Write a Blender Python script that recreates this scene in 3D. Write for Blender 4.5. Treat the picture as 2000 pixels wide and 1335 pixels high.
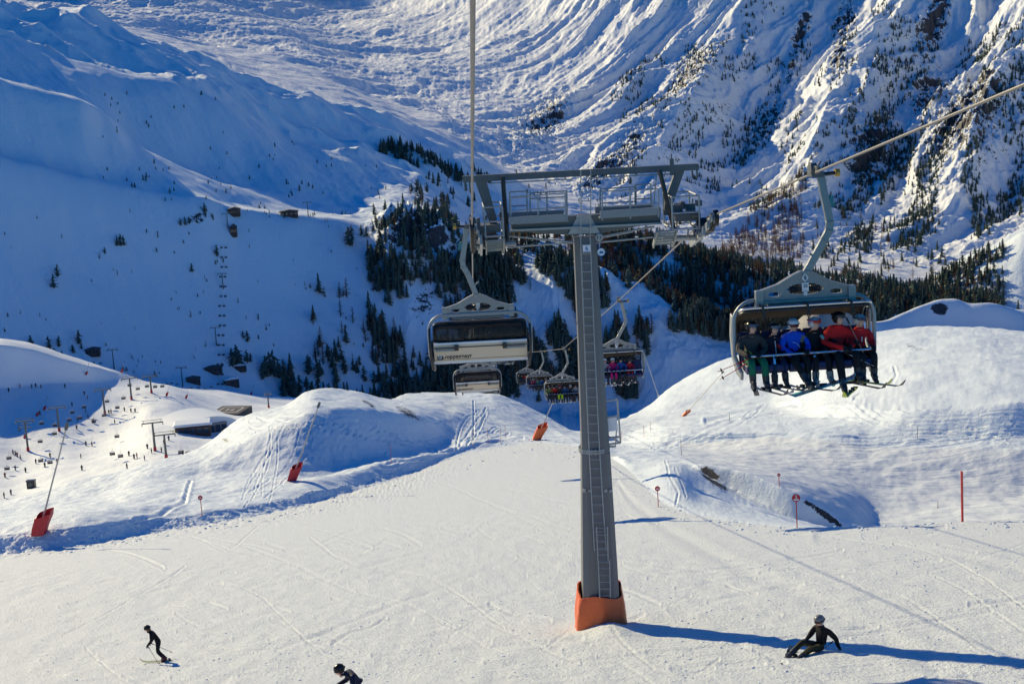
import bpy, bmesh, math, random
import numpy as np
from mathutils import Vector, Matrix, Euler
for o in list(bpy.data.objects): bpy.data.objects.remove(o)
S = bpy.context.scene
COL = S.collection
rad = math.radians
# ---------------------------------------------------------------- camera
F = 2778.0
PITCH, ROLL = rad(10.0), rad(3.3)
_f = np.array([0, math.cos(PITCH), -math.sin(PITCH)])
_r0 = np.array([1.0, 0, 0]); _u0 = np.cross(_r0, _f)
_rt = _r0*math.cos(ROLL) - _u0*math.sin(ROLL)
_up = _u0*math.cos(ROLL) + _r0*math.sin(ROLL)
cam = bpy.data.cameras.new('camera'); cam_o = bpy.data.objects.new('camera', cam); COL.objects.link(cam_o)
cam.lens = 50; cam.sensor_width = 36; cam.clip_start = 0.5; cam.clip_end = 20000
cam_o.matrix_world = Matrix(((_rt[0], _up[0], -_f[0], 0), (_rt[1], _up[1], -_f[1], 0), (_rt[2], _up[2], -_f[2], 0), (0, 0, 0, 1)))
S.camera = cam_o
# ---------------------------------------------------------------- light
SUN_AZ = rad(-41.0)     # measured from +Y towards +X
SUN_EL = rad(25.3)
sun_dir = Vector((math.sin(SUN_AZ)*math.cos(SUN_EL), math.cos(SUN_AZ)*math.cos(SUN_EL), math.sin(SUN_EL)))
sl = bpy.data.lights.new('sun', 'SUN'); sl.energy = 5.0; sl.angle = rad(0.5); sl.color = (1.0, 0.835, 0.50)
so = bpy.data.objects.new('sun', sl); COL.objects.link(so)
so.rotation_euler = (-sun_dir).to_track_quat('-Z', 'Y').to_euler()
W = bpy.data.worlds.new('World'); S.world = W; W.use_nodes = True
wn = W.node_tree; wn.nodes.clear()
wo = wn.nodes.new('ShaderNodeOutputWorld'); bg = wn.nodes.new('ShaderNodeBackground'); sky = wn.nodes.new('ShaderNodeTexSky')
sky.sky_type = 'NISHITA'; sky.sun_disc = False; sky.sun_elevation = SUN_EL; sky.sun_rotation = SUN_AZ
sky.altitude = 2500; sky.air_density = 1.3; sky.dust_density = 0.3; sky.ozone_density = 3.0
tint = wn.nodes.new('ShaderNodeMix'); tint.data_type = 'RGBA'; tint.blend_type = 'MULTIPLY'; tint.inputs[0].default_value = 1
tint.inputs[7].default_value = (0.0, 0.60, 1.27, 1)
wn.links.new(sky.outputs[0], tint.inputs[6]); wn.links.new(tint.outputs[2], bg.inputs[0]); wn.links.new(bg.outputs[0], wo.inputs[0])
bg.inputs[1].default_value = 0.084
S.view_settings.view_transform = 'Standard'; S.view_settings.look = 'None'; S.view_settings.gamma = 1
S.view_settings.exposure = 0.13
try: S.cycles.max_bounces = 6; S.cycles.diffuse_bounces = 2
except Exception: pass
# ---------------------------------------------------------------- pixel helpers (photo pixels 2000 x 1335)
def ray(px, py):
    px = np.asarray(px, float); py = np.asarray(py, float)
    return _f[:, None]*np.ones_like(px.ravel()) + _rt[:, None]*((px.ravel()-1000)/F) + _up[:, None]*((667.5-py.ravel())/F)
def PR(px, py, r):
    d = ray(px, py)[:, 0]; return Vector(d/math.hypot(d[0], d[1])*r)
# ---------------------------------------------------------------- noise
def _hash(ix, iy, seed):
    h = (ix.astype(np.int64)*374761393 + iy.astype(np.int64)*668265263 + seed*1442695041) & 0xffffffff
    h = ((h ^ (h >> 13))*1274126177) & 0xffffffff
    return ((h ^ (h >> 16)) & 0xffff)/65535.0*6.2831853
def perlin(x, y, seed=0):
    ix = np.floor(x); iy = np.floor(y); fx = x-ix; fy = y-iy
    u = fx*fx*fx*(fx*(fx*6-15)+10); v = fy*fy*fy*(fy*(fy*6-15)+10)
    def g(dx, dy):
        a = _hash(ix+dx, iy+dy, seed); return np.cos(a)*(fx-dx)+np.sin(a)*(fy-dy)
    a = g(0, 0); b = g(1, 0); c = g(0, 1); d = g(1, 1)
    return (a+(b-a)*u+((c+(d-c)*u)-(a+(b-a)*u))*v)*1.5
def fbm(x, y, o=4, seed=0, gain=.5):
    s = 0; a = 1.0
    for i in range(o):
        s = s+a*perlin(x, y, seed+i*17); a *= gain; x = x*2.03+11.3; y = y*2.03+5.7
    return s
def ridged(x, y, o=4, seed=0, gain=.5):
    s = 0; a = 1.0; w = 1.0
    for i in range(o):
        n = 1-np.abs(perlin(x, y, seed+i*31)); n = n*n*w; w = np.clip(n*1.6, 0, 1)
        s = s+a*n; a *= gain; x = x*2.03+3.1; y = y*2.03+7.9
    return s
def sstep(a, b, x):
    t = np.clip((x-a)/(b-a), 0, 1); return t*t*(3-2*t)
# ---------------------------------------------------------------- terrain: profile curves (pixel x -> (pixel y or ('z', z), range))
Z = lambda z: ('z', z)
CURVES = [
 # name, rows to next, {px: (py, r)}
 ('near0', 12, {-1500: (Z(-10), 4), 3500: (Z(-9), 4)}),
 ('near1', 50, {-1500: (Z(-17), 24), 0: (Z(-15.5), 22), 1000: (Z(-13.0), 20), 3500: (Z(-13), 20)}),
 ('frame', 90, {-1500: (1440, 50), 0: (1345, 47), 325: (1342, 45), 700: (1342, 39), 1000: (1342, 36.5), 1600: (1340, 37), 2000: (1340, 36), 3500: (1330, 34)}),
 ('mid', 110, {-1500: (1250, 80), 0: (1150, 74), 500: (1150, 62), 1000: (1150, 52), 1500: (1150, 50), 2000: (1150, 49), 3500: (1150, 46)}),
 ('lip', 30, {-1500: (1230, 96), 0: (1083, 100), 150: (1068, 101), 300: (1040, 104), 450: (1016, 105), 600: (985, 109), 700: (956, 115), 800: (925, 128), 900: (888, 146), 1000: (869, 162), 1060: (864, 165), 1130: (872, 155), 1200: (895, 132), 1250: (938, 112), 1290: (982, 96), 1340: (1001, 89), 1400: (1013, 84), 1500: (1026, 79), 1600: (1029, 77), 1700: (1028, 77), 1850: (1020, 76), 2000: (1013, 76), 3500: (960, 76)}),
 ('berm', 60, {-1500: (1200, 98), 0: (1046, 103), 150: (1036, 104), 300: (1019, 106), 450: (997, 107.5), 600: (968, 112), 700: (941, 118), 800: (909, 131), 900: (876, 149), 1000: (861, 165), 1060: (858, 168), 1130: (866, 158), 1200: (889, 135), 1250: (905, 127), 1300: (902, 122), 1340: (908, 121), 1360: (916, 120), 1380: (929, 119), 1400: (938, 118.5), 1430: (960, 117.3), 1480: (984, 115), 1520: (1003, 113.5), 1560: (1022, 112), 1640: (1042, 112), 1800: (1045, 112.5), 2000: (1042, 114), 3500: (1000, 90)}),
 ('trough', 60, {-1500: (1195, 101), 0: (1044, 106), 300: (1014, 109), 600: (966, 116), 700: (938, 122), 800: (905, 136), 900: (872, 155), 1000: (858, 170), 1130: (863, 163), 1200: (884, 145), 1300: (893, 133), 1340: (899, 121.6), 1400: (910, 119.4), 1440: (922, 118.0), 1500: (944, 115.4), 1560: (972, 113.2), 1600: (992, 112.9), 1660: (1024, 112.9), 1720: (1040, 114.4), 1850: (1038, 115), 2000: (1033, 116), 3500: (1000, 126)}),
 ('piste2', 60, {-1500: (1170, 110), 0: (1022, 116), 300: (975, 122), 450: (960, 126), 570: (942, 130), 700: (915, 137), 800: (893, 150), 900: (866, 165), 1000: (855, 178), 1130: (858, 172), 1200: (878, 160), 1300: (882, 150), 1400: (895, 142), 1500: (905, 138), 1600: (918, 138), 1700: (930, 140), 1850: (940, 141), 2000: (950, 141), 3500: (930, 140)}),
 ('foot', 40, {-1500: (1130, 130), 0: (1000, 134), 200: (960, 138), 300: (930, 140), 380: (938, 137), 470: (922, 140), 540: (934, 135), 600: (938, 134), 680: (915, 140), 800: (884, 155), 900: (857, 172), 950: (838, 185), 1000: (835, 195), 1060: (850, 196), 1130: (853, 190), 1200: (871, 180), 1300: (863, 168), 1400: (858, 163), 1500: (852, 160), 1620: (862, 154), 1720: (870, 151), 1850: (876, 149), 2000: (884, 147), 3500: (930, 146)}),
 ('bank', 40, {-1500: (1110, 136), 0: (990, 140), 200: (945, 143.5), 300: (912, 145), 400: (893, 145.5), 500: (850, 147), 560: (825, 148), 620: (800, 151), 700: (795, 158), 800: (805, 168), 860: (820, 178), 900: (800, 200), 950: (800, 210), 1000: (812, 212), 1060: (835, 212), 1130: (850, 203), 1200: (866, 186), 1300: (851, 169.3), 1400: (842, 164.2), 1500: (838, 161.2), 1620: (844, 156.5), 1720: (851, 154.3), 1850: (856, 152.2), 2000: (862, 150.2), 3500: (910, 147.2)}),
 ('shoulder', 70, {-1500: (1103, 139), 0: (985, 143), 200: (935, 148), 300: (902, 151), 400: (870, 156), 500: (818, 159), 560: (798, 160), 620: (768, 170), 700: (772, 182), 760: (785, 190), 860: (790, 200), 900: (778, 225), 960: (775, 230), 1010: (800, 222), 1060: (825, 220), 1130: (848, 210), 1200: (850, 200), 1300: (815, 225), 1400: (803, 230), 1500: (800, 225), 1620: (806, 176), 1700: (806, 163), 1780: (800, 157.5), 1850: (797, 155.6), 2000: (790, 153.6), 3500: (850, 150)}),
 ('ridge', 14, {-1500: (1100, 142), -300: (1035, 146), 0: (980, 148), 130: (946, 150), 230: (925, 154), 330: (895, 158), 400: (866, 163), 450: (832, 167), 500: (806, 170), 560: (790, 175), 600: (764, 180), 640: (757, 185), 700: (764, 195), 760: (776, 205), 800: (768, 225), 900: (766, 245), 960: (766, 245), 1010: (786, 235), 1060: (811, 230), 1130: (843, 222), 1200: (824, 255), 1265: (792, 300), 1300: (762, 305), 1340: (738, 308), 1420: (701, 310), 1550: (672, 318), 1640: (664, 322), 1700: (656, 325), 1800: (646, 325), 1900: (642, 320), 2000: (652, 310), 3500: (700, 300)}),
 ('dip1', 14, {-1500: (1150, 150), 0: (1020, 165), 400: (930, 190), 640: (830, 215), 800: (820, 250), 1000: (860, 262), 1130: (880, 250), 1265: (850, 330), 1420: (760, 345), 1600: (700, 350), 1640: (690, 350), 1700: (680, 355), 2000: (675, 345), 3500: (740, 330)}),
 ('field', 100, {-1500: (1080, 330), 0: (995, 360), 200: (950, 370), 400: (900, 390), 500: (850, 420), 600: (800, 480), 800: (800, 480), 1000: (850, 440), 1130: (870, 420), 1265: (840, 430), 1420: (740, 410), 1600: (665, 400), 1700: (672, 450), 1760: (655, 464), 1800: (650, 470), 1900: (652, 470), 2000: (662, 468), 3500: (740, 420)}),
 ('fieldtop', 40, {-1500: (770, 560), 0: (760, 600), 100: (754, 610), 200: (750, 640), 270: (748, 665), 310: (752, 690), 430: (775, 720), 520: (788, 740), 600: (790, 760), 800: (800, 600), 1000: (840, 520), 1130: (860, 470), 1200: (870, 460), 1265: (840, 450), 1420: (705, 450), 1480: (672, 440), 1540: (645, 430), 1570: (616, 428), 1600: (598, 430), 1640: (604, 440), 1680: (622, 455), 1720: (626, 468), 1760: (612, 475), 1810: (590, 478), 1840: (581, 480), 1870: (580, 480), 1890: (592, 478), 1930: (588, 478), 1970: (596, 478), 2000: (606, 478), 3500: (700, 460)}),
 ('crestfront', 12, {-1500: (640, 600), 0: (673, 608), 60: (685, 617), 130: (706, 628), 200: (722, 655), 260: (738, 682), 290: (747, 700), 430: (770, 742), 520: (780, 765), 600: (782, 785), 800: (790, 650), 1000: (830, 560), 1130: (866, 500), 1265: (850, 480), 1420: (760, 480), 1600: (690, 490), 1700: (655, 490), 1840: (610, 500), 2000: (625, 500), 3500: (720, 480)}),
 ('crest', 12, {-1500: (620, 640), 0: (661, 645), 60: (671, 652), 130: (692, 670), 200: (717, 700), 290: (744, 735), 430: (764, 775), 520: (773, 800), 600: (778, 820), 800: (800, 700), 1000: (835, 620), 1130: (872, 560), 1265: (862, 540), 1420: (780, 540), 1600: (720, 550), 1700: (680, 550), 1840: (630, 560), 2000: (650, 560), 3500: (740, 540)}),
 ('dip2', 12, {-1500: (740, 720), 0: (770, 740), 290: (800, 800), 430: (790, 850), 600: (800, 890), 800: (815, 800), 1000: (860, 760), 1130: (890, 720), 1300: (880, 700), 1420: (800, 700), 1600: (750, 720), 1840: (690, 720), 2000: (690, 720), 3500: (760, 700)}),
 ('base', 150, {-1500: (720, 900), 0: (742, 940), 200: (742, 965), 430: (752, 1000), 600: (785, 1030), 700: (790, 1030), 800: (790, 1035), 900: (790, 1035), 1000: (800, 1035), 1130: (815, 1030), 1265: (810, 1025), 1350: (780, 1030), 1500: (730, 1010), 1700: (680, 1010), 1840: (660, 1010), 2000: (660, 1010), 3500: (720, 1000)}),
 ('mid1', 110, {-1500: (400, 960), -300: (440, 985), 0: (520, 1010), 200: (560, 1035), 400: (590, 1065), 600: (625, 1090), 800: (620, 1090), 1000: (640, 1088), 1130: (650, 1085), 1300: (690, 1065), 1420: (665, 1080), 1600: (630, 1070), 1840: (625, 1090), 2000: (640, 1085), 3500: (700, 1080)}),
 ('ledge', 14, {-1500: (150, 1010), -300: (240, 1050), 0: (300, 1085), 200: (352, 1110), 330: (388, 1125), 400: (397, 1135), 460: (416, 1150), 565: (421, 1165), 640: (427, 1180), 730: (440, 1190), 760: (424, 1170), 850: (447, 1165), 900: (480, 1160), 940: (502, 1155), 1000: (511, 1150), 1080: (512, 1150), 1150: (522, 1150), 1250: (562, 1140), 1350: (610, 1130), 1420: (640, 1125), 1600: (600, 1140), 1840: (600, 1150), 2000: (622, 1140), 3500: (680, 1130)}),
 ('ledgeback', 60, {-1500: (147, 1018), -300: (236, 1060), 0: (297, 1095), 200: (349, 1120), 330: (384, 1138), 400: (392, 1165), 460: (408, 1200), 565: (413, 1225), 640: (418, 1240), 730: (425, 1260), 760: (420, 1240), 850: (436, 1240), 900: (470, 1220), 940: (497, 1200), 1000: (509, 1185), 1080: (510, 1175), 1150: (521, 1170), 1250: (561, 1160), 1350: (609, 1150), 1420: (636, 1145), 1600: (596, 1160), 1840: (597, 1170), 2000: (619, 1160), 3500: (678, 1150)}),
 ('crest2', 12, {-1500: (-80, 1110), -300: (85, 1170), 0: (152, 1190), 100: (178, 1200), 150: (191, 1205), 210: (225, 1245), 260: (277, 1250), 320: (312, 1262), 380: (340, 1275), 430: (356, 1285), 480: (365, 1300), 560: (391, 1320), 620: (407, 1330), 700: (417, 1345), 780: (410, 1340), 850: (420, 1330), 900: (450, 1310), 960: (485, 1260), 1000: (470, 1260), 1100: (460, 1265), 1190: (463, 1270), 1260: (470, 1270), 1340: (499, 1275), 1420: (516, 1280), 1500: (531, 1280), 1600: (543, 1280), 1700: (552, 1280), 1800: (574, 1270), 1890: (589, 1260), 2000: (611, 1260), 3500: (670, 1400)}),
 ('crest2back', 90, {-1500: (-88, 1150), -300: (80, 1270), 0: (147, 1320), 100: (173, 1340), 150: (187, 1350), 210: (221, 1360), 260: (272, 1365), 320: (307, 1380), 380: (334, 1395), 430: (350, 1400), 480: (359, 1410), 560: (382, 1385), 620: (396, 1410), 700: (402, 1440), 780: (395, 1450), 850: (405, 1440), 900: (430, 1420), 960: (470, 1420), 1000: (468, 1440), 1100: (460, 1480), 1190: (464, 1510), 1260: (472, 1530), 1340: (501, 1540), 1420: (519, 1550), 1500: (533, 1560), 1600: (546, 1560), 1700: (555, 1560), 1800: (577, 1550), 1890: (592, 1530), 2000: (609, 1500), 3500: (670, 1460)}),
 ('crest3', 12, {-1500: (-200, 1340), -300: (10, 1440), 0: (62, 1490), 100: (98, 1510), 160: (118, 1520), 250: (138, 1540), 330: (153, 1550), 400: (183, 1565), 450: (208, 1575), 510: (242, 1590), 560: (272, 1600), 640: (290, 1620), 700: (311, 1640), 780: (342, 1660), 850: (380, 1650), 900: (412, 1640), 960: (460, 1640), 1000: (465, 1650), 1100: (460, 1640), 1190: (475, 1640), 1340: (520, 1640), 1500: (550, 1650), 1700: (570, 1650), 1780: (562, 1640), 1850: (535, 1620), 1900: (505, 1600), 1960: (470, 1590), 2000: (448, 1580), 2300: (380, 1560), 3500: (300, 1500)}),
 ('crest3back', 80, {-1500: (-206, 1400), -300: (3, 1500), 0: (50, 1560), 100: (80, 1590), 160: (102, 1600), 250: (128, 1620), 330: (145, 1630), 400: (172, 1650), 450: (196, 1660), 510: (228, 1680), 560: (256, 1700), 640: (276, 1720), 700: (298, 1740), 780: (330, 1760), 850: (366, 1760), 900: (400, 1760), 960: (440, 1780), 1000: (450, 1780), 1100: (458, 1750), 1190: (480, 1740), 1340: (510, 1740), 1500: (545, 1750), 1700: (575, 1740), 1780: (568, 1720), 1850: (545, 1700), 1900: (520, 1680), 2000: (470, 1650), 2300: (400, 1630), 3500: (320, 1600)}),
 ('skyline', 12, {-1500: (-280, 1600), -300: (-60, 1700), 0: (8, 1760), 60: (22, 1780), 130: (14, 1800), 170: (20, 1810), 220: (54, 1820), 260: (72, 1830), 300: (86, 1850), 400: (115, 1880), 500: (164, 1910), 600: (190, 1940), 700: (214, 1960), 800: (246, 1980), 880: (275, 2000), 930: (305, 2000), 980: (345, 2000), 1050: (400, 1980), 1100: (430, 1950), 1190: (460, 1900), 1340: (497, 1850), 1420: (522, 1850), 1500: (534, 1860), 1600: (545, 1850), 1700: (560, 1830), 1850: (575, 1800), 2000: (560, 1780), 3500: (500, 1700)}),
 ('dip3', 14, {-1500: (-200, 1750), 0: (50, 1950), 300: (100, 2050), 500: (170, 2150), 700: (219, 2200), 880: (279, 2180), 980: (346, 2120), 1050: (400, 2060), 1190: (455, 1980), 1340: (494, 1920), 1500: (528, 1900), 1700: (555, 1870), 2000: (590, 1820), 3500: (560, 1750)}),
 ('floor', 60, {-1500: (-150, 2200), 0: (60, 2900), 200: (64, 3000), 400: (105, 2900), 500: (150, 2700), 600: (180, 2600), 700: (207, 2500), 800: (243, 2400), 880: (272, 2330), 980: (341, 2230), 1050: (395, 2130), 1190: (450, 2040), 1340: (491, 1960), 1500: (524, 1930), 1700: (551, 1900), 2000: (585, 1840), 3500: (550, 1800)}),
 ('mbase', 160, {-1500: (-190, 2500), 0: (48, 3600), 200: (52, 3600), 400: (95, 3450), 500: (118, 3300), 600: (143, 3150), 700: (180, 3000), 800: (225, 2800), 900: (280, 2500), 980: (328, 2380), 1050: (372, 2250), 1190: (425, 2130), 1340: (478, 2030), 1500: (512, 1980), 1700: (540, 1930), 2000: (575, 1860), 3500: (560, 1800)}),
 ('m1', 180, {-1500: (-300, 2800), 0: (10, 4500), 300: (15, 4500), 600: (50, 4600), 800: (115, 3900), 1000: (200, 3250), 1340: (300, 2700), 1700: (350, 2560), 2000: (380, 2450), 3500: (400, 1950)}),
 ('m2', 60, {-1500: (-420, 3200), 0: (-60, 5400), 300: (-60, 5300), 600: (-60, 5800), 1000: (-20, 4400), 1340: (50, 3550), 1700: (80, 3350), 2000: (90, 3200), 3500: (120, 2200)}),
 ('m3', 24, {-1500: (-700, 3700), 0: (-260, 6200), 600: (-360, 6900), 1000: (-420, 5300), 1700: (-420, 4200), 2000: (-420, 4000), 3500: (-400, 2900)}),
 ('m4', 1, {-1500: (-500, 4400), 0: (-200, 7500), 600: (-200, 8000), 1700: (-100, 5500), 3500: (-100, 5000)}),
]
def pchip1(x, y, xq):
    x = np.asarray(x, float); y = np.asarray(y, float); h = np.diff(x); d = np.diff(y)/h
    m = np.zeros_like(y)
    if len(x) > 2:
        w1 = 2*h[1:]+h[:-1]; w2 = h[1:]+2*h[:-1]
        ok = (d[:-1]*d[1:]) > 0
        with np.errstate(divide='ignore', invalid='ignore'):
            m[1:-1] = np.where(ok, (w1+w2)/(w1/d[:-1]+w2/d[1:]), 0)
    m[0] = d[0]; m[-1] = d[-1]
    i = np.clip(np.searchsorted(x, xq)-1, 0, len(x)-2); t = (xq-x[i])/h[i]
    return (2*t**3-3*t**2+1)*y[i]+(t**3-2*t**2+t)*h[i]*m[i]+(-2*t**3+3*t**2)*y[i+1]+(t**3-t**2)*h[i]*m[i+1]
NIN = 1350
az = np.concatenate([np.linspace(-75, -23, 160, endpoint=False), np.linspace(-23, 23, NIN), np.linspace(23, 48, 70)[1:]])*math.pi/180
pxq = np.arange(-1500, 3501, 5.0)
def piste_z(x, y):
    return -7.6-.22*y+.045*x+.00043*np.maximum(0, y-90)**2-.0006*np.maximum(0, np.abs(x)-60)**1.5
def smooth(a, n):
    kk = np.exp(-.5*(np.arange(-3*n, 3*n+1)/n)**2); kk /= kk.sum(); return np.convolve(np.pad(a, 3*n, mode='edge'), kk, mode='valid')
KV = []; KW = []
for nm, nr, c in CURVES:
    ks = sorted(c); rr = pchip1(ks, [math.log(c[k][1]) for k in ks], pxq) if len(ks) > 2 else np.interp(pxq, ks, [math.log(c[k][1]) for k in ks])
    rr = np.exp(rr)
    if isinstance(c[ks[0]][0], tuple):
        zz = np.interp(pxq, ks, [c[k][0][1] for k in ks]); a_ = np.arctan((pxq-1000)/F); w = zz/rr
    else:
        yy = pchip1(ks, [c[k][0] for k in ks], pxq)
        if nm in ('berm', 'trough', 'piste2', 'foot', 'bank', 'field', 'fieldtop', 'crestfront', 'crest'): yy = smooth(yy, 2); rr = np.exp(smooth(np.log(rr), 4))
        d = ray(pxq, yy); h = np.hypot(d[0], d[1]); a_ = np.arctan2(d[0], d[1]); w = d[2]/h
    if nm in ('frame', 'mid', 'lip'):       # these lie on the even piste surface: find where the view ray meets it
        yy = smooth(yy, 3); d = ray(pxq, yy); h = np.hypot(d[0], d[1]); lo = np.full(len(pxq), 15.0); hi = np.full(len(pxq), 300.0)
        for _ in range(40):
            md = (lo+hi)/2; g = md*d[2]/h-piste_z(md*d[0]/h, md*d[1]/h); lo = np.where(g > 0, md, lo); hi = np.where(g > 0, hi, md)
        rr = smooth(np.minimum(lo, 175), 3); LIPR = rr
    KV.append(np.interp(az, a_, np.log(rr))); KW.append(np.interp(az, a_, w))
KV = np.array(KV); KW = np.array(KW)
for k in range(4, len(KV)): KV[k] = np.maximum(KV[k], KV[k-1]+(0.018 if k == 5 else .003 if k == 6 else 0.004))
LR = np.exp(KV[4]); KW[4] = piste_z(LR*np.sin(az), LR*np.cos(az))/LR
h = np.diff(KV, axis=0); d = np.diff(KW, axis=0)/h
M = np.zeros_like(KW); w1 = 2*h[1:]+h[:-1]; w2 = h[1:]+2*h[:-1]; ok = d[:-1]*d[1:] > 0
with np.errstate(divide='ignore', invalid='ignore'): M[1:-1] = np.where(ok, (w1+w2)/(w1/d[:-1]+w2/d[1:]), 0)
# keep real edges sharp at the short, steep steps
M[0] = d[0]; M[-1] = d[-1]
rowsV = []; rowsW = []; rowK = []
NAMES = [c[0] for c in CURVES]
for k in range(len(CURVES)-1):
    n = CURVES[k][1]
    for t in np.arange(n)/n:
        rowsV.append(KV[k]+t*h[k]); rowK.append(k+t)
        rowsW.append((2*t**3-3*t**2+1)*KW[k]+(t**3-2*t**2+t)*h[k]*M[k]+(-2*t**3+3*t**2)*KW[k+1]+(t**3-t**2)*h[k]*M[k+1])
rowsV.append(KV[-1]); rowsW.append(KW[-1]); rowK.append(len(CURVES)-1.0)
RV = np.array(rowsV); RW = np.array(rowsW); RK = np.array(rowK)[:, None]*np.ones_like(RV)
RR = np.exp(RV); X = RR*np.sin(az)[None]; Y = RR*np.cos(az)[None]; ZZ = RR*RW
idx = {n: i for i, n in enumerate(NAMES)}
def band(a, b, fa=.5, fb=.5):
    return sstep(idx[a]-fa, idx[a]+.001, RK)*(1-sstep(idx[b]-.001, idx[b]+fb, RK))
# photo pixel of every vertex (used only to say where rock, dunes and tracks lie on the ground)
dep = X*_f[0]+Y*_f[1]+ZZ*_f[2]; dep = np.maximum(dep, 1)
PX = 1000+F*(X*_rt[0]+Y*_rt[1]+ZZ*_rt[2])/dep; PY = 667.5-F*(X*_up[0]+Y*_up[1]+ZZ*_up[2])/dep
def blob(cx, cy, rx, ry, ang=0):
    c, s = math.cos(rad(ang)), math.sin(rad(ang)); dx = PX-cx; dy = PY-cy
    return np.clip(1.25-np.sqrt(((dx*c+dy*s)/rx)**2+((-dx*s+dy*c)/ry)**2), 0, 1)
_pm = RK[:, 0] <= 4
ZZ[_pm] = piste_z(X[_pm], Y[_pm]); RW[_pm] = ZZ[_pm]/RR[_pm]
H = np.zeros_like(ZZ); ROCK = np.zeros_like(ZZ)
def on(mask, fn):
    m = mask > 0.001; r = np.zeros_like(ZZ); r[m] = fn(X[m], Y[m])*mask[m]; return r
m = band('near0', 'mid', .01, 1.0)
H += on(m, lambda x, y: .035*fbm(x*.9, y*.5, 4, 3)+.05*fbm(x*.15, y*.15, 2, 4))
m = band('berm', 'ridge', .9, .3)
H += on(m, lambda x, y: .35*fbm(x/14, y/14, 4, 9)+.10*fbm(x/2.2, y/2.2, 3, 19))
m = band('lip', 'berm', .3, .4)
H += on(m*(1-.75*sstep(760, 900, PX)), lambda x, y: .08*fbm(x/.8, y/.8, 3, 29))
m = band('shoulder', 'fieldtop', .4, .5)*sstep(1150, 1300, PX)
H += on(m, lambda x, y: 1.0*fbm(x/48, y/48, 4, 39, .38)+.5*np.maximum(0, fbm(x/20, y/20, 3, 41)))
m = band('dip1', 'crest', .4, .3)*(1-sstep(1150, 1300, PX))
H += on(m, lambda x, y: 1.4*fbm(x/70, y/70, 4, 49)+.15*fbm(x/8, y/8, 3, 51))
m = band('base', 'skyline', .4, .6)
H += on(m, lambda x, y: 5*fbm(x/170, y/170, 4, 59)+.9*fbm((x+.6*y)/24, (y-.6*x)/60, 3, 61))
m = band('crest3', 'skyline', .0, .8)
H += on(m, lambda x, y: 13*(ridged(x/160, y/110, 4, 69)-.9))
m = band('ledgeback', 'crest3', .2, .3)*sstep(560, 700, PX)*(1-sstep(900, 1000, PX))
H += on(m, lambda x, y: 3*fbm(x/40, y/60, 4, 79))
m = hs0 = band('base', 'ledgeback', .4, .5)
H += on(m*sstep(650, 850, PX), lambda x, y: 4.5*(ridged(x/75, y/110, 5, 83, .6)-.9)+2.5*fbm(x/25, y/30, 4, 84))
H += on(m*np.clip(blob(820, 475, 90, 60, 20)*2, 0, 1), lambda x, y: 9*(ridged(x/26, y/26, 4, 85, .6)-.6))
m = band('dip3', 'mbase', .2, .2)
H += on(m, lambda x, y: 5*fbm(x/90, y/60, 4, 89))
# mountain ribs running down the fall line
def ribs(x, y):
    s = x*.66+y*.75; t = x*.75-y*.66
    q = fbm(x/380, y/380, 2, 99, .3); t = t+75*q; s = s+60*fbm(x/400+9, y/400, 2, 98, .3)
    return ridged(t/165, s/620, 4, 101, .46)*42*(.7+.5*fbm(x/350, y/350, 2, 97))+ridged(t/48+3, s/330, 3, 111, .45)*8.5+ridged(t/17, s/170, 2, 121, .4)*2.2-33
m = sstep(idx['mbase']+.02, idx['mbase']+.75, RK)
mm = m*(.05+.85*sstep(850, 1250, PX))
H += on(mm, ribs)
m2 = sstep(idx['mbase']-.1, idx['mbase']+.3, RK)*(1-sstep(850, 1200, PX))
H += on(m2, lambda x, y: 30*fbm((x+50*fbm(x/150, y/150, 2, 134))/430, (y+50*fbm(x/150+5, y/150, 2, 135))/330, 4, 131, .30)+6*(ridged((x*.85+y*.5)/210+fbm(x/200, y/200, 2, 136), (x*.5-y*.85)/150, 3, 133, .35)-.8))
m3 = sstep(idx['mbase']+.1, idx['mbase']+.6, RK)*sstep(1250, 1600, PX)
H += on(m3, lambda x, y: 5*(ridged(x/80, y/60, 4, 141, .5)-.9))
H += .13*np.maximum(0, X-100)*sstep(idx['mbase']+.05, idx['mbase']+1.0, RK)
# the great spurs of the right-hand face: gentle towards the left, breaking off towards the right
U = PX+(PY-165)*.66+22*fbm(X/260, Y/260, 3, 151)
SP = np.interp(U, [1250, 1400, 1540, 1600, 1725, 1860, 1900, 2030, 2150, 2400], [0, 30, -62, -58, 34, -60, -50, 30, -50, 0])
H += SP*sstep(idx['mbase']+.35, idx['mbase']+.95, RK)*.85
# rock masks
def addrock(w): 
    global ROCK
    ROCK = np.maximum(ROCK, w)
mt = sstep(idx['mbase']+.0, idx['mbase']+.2, RK)
R1 = mt*sstep(1050, 1900, PX+(300-PY)*.6)*.38
for b in ((1650, 80, 45, 90, 15), (1640, 200, 30, 70, 10), (1880, 340, 130, 110, 0), (1820, 240, 90, 60, -40), (1350, 200, 60, 110, 40), (1060, 235, 110, 45, -38), (1500, 250, 40, 90, 25), (1700, 350, 40, 120, 30), (1200, 340, 160, 30, -30), (1830, 120, 30, 120, 30),(1560,120,20,110,20)):
    R1 = np.maximum(R1, mt*blob(*b)*1.0)
addrock(R1)
addrock(mt*.35)
hs = band('base', 'crest3', .5, .5)
for b in ((820, 470, 90, 50, 20), (385, 435, 38, 20, -20), (740, 800, 60, 14, 25), (830, 600, 40, 60, 0)):
    addrock(hs*blob(*b)*.85)
addrock(band('skyline', 'skyline', .9, .6)*.35); addrock(band('crest3', 'crest3', .2, .4)*.25)
kn = band('trough', 'ridge', .7, .3)
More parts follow.
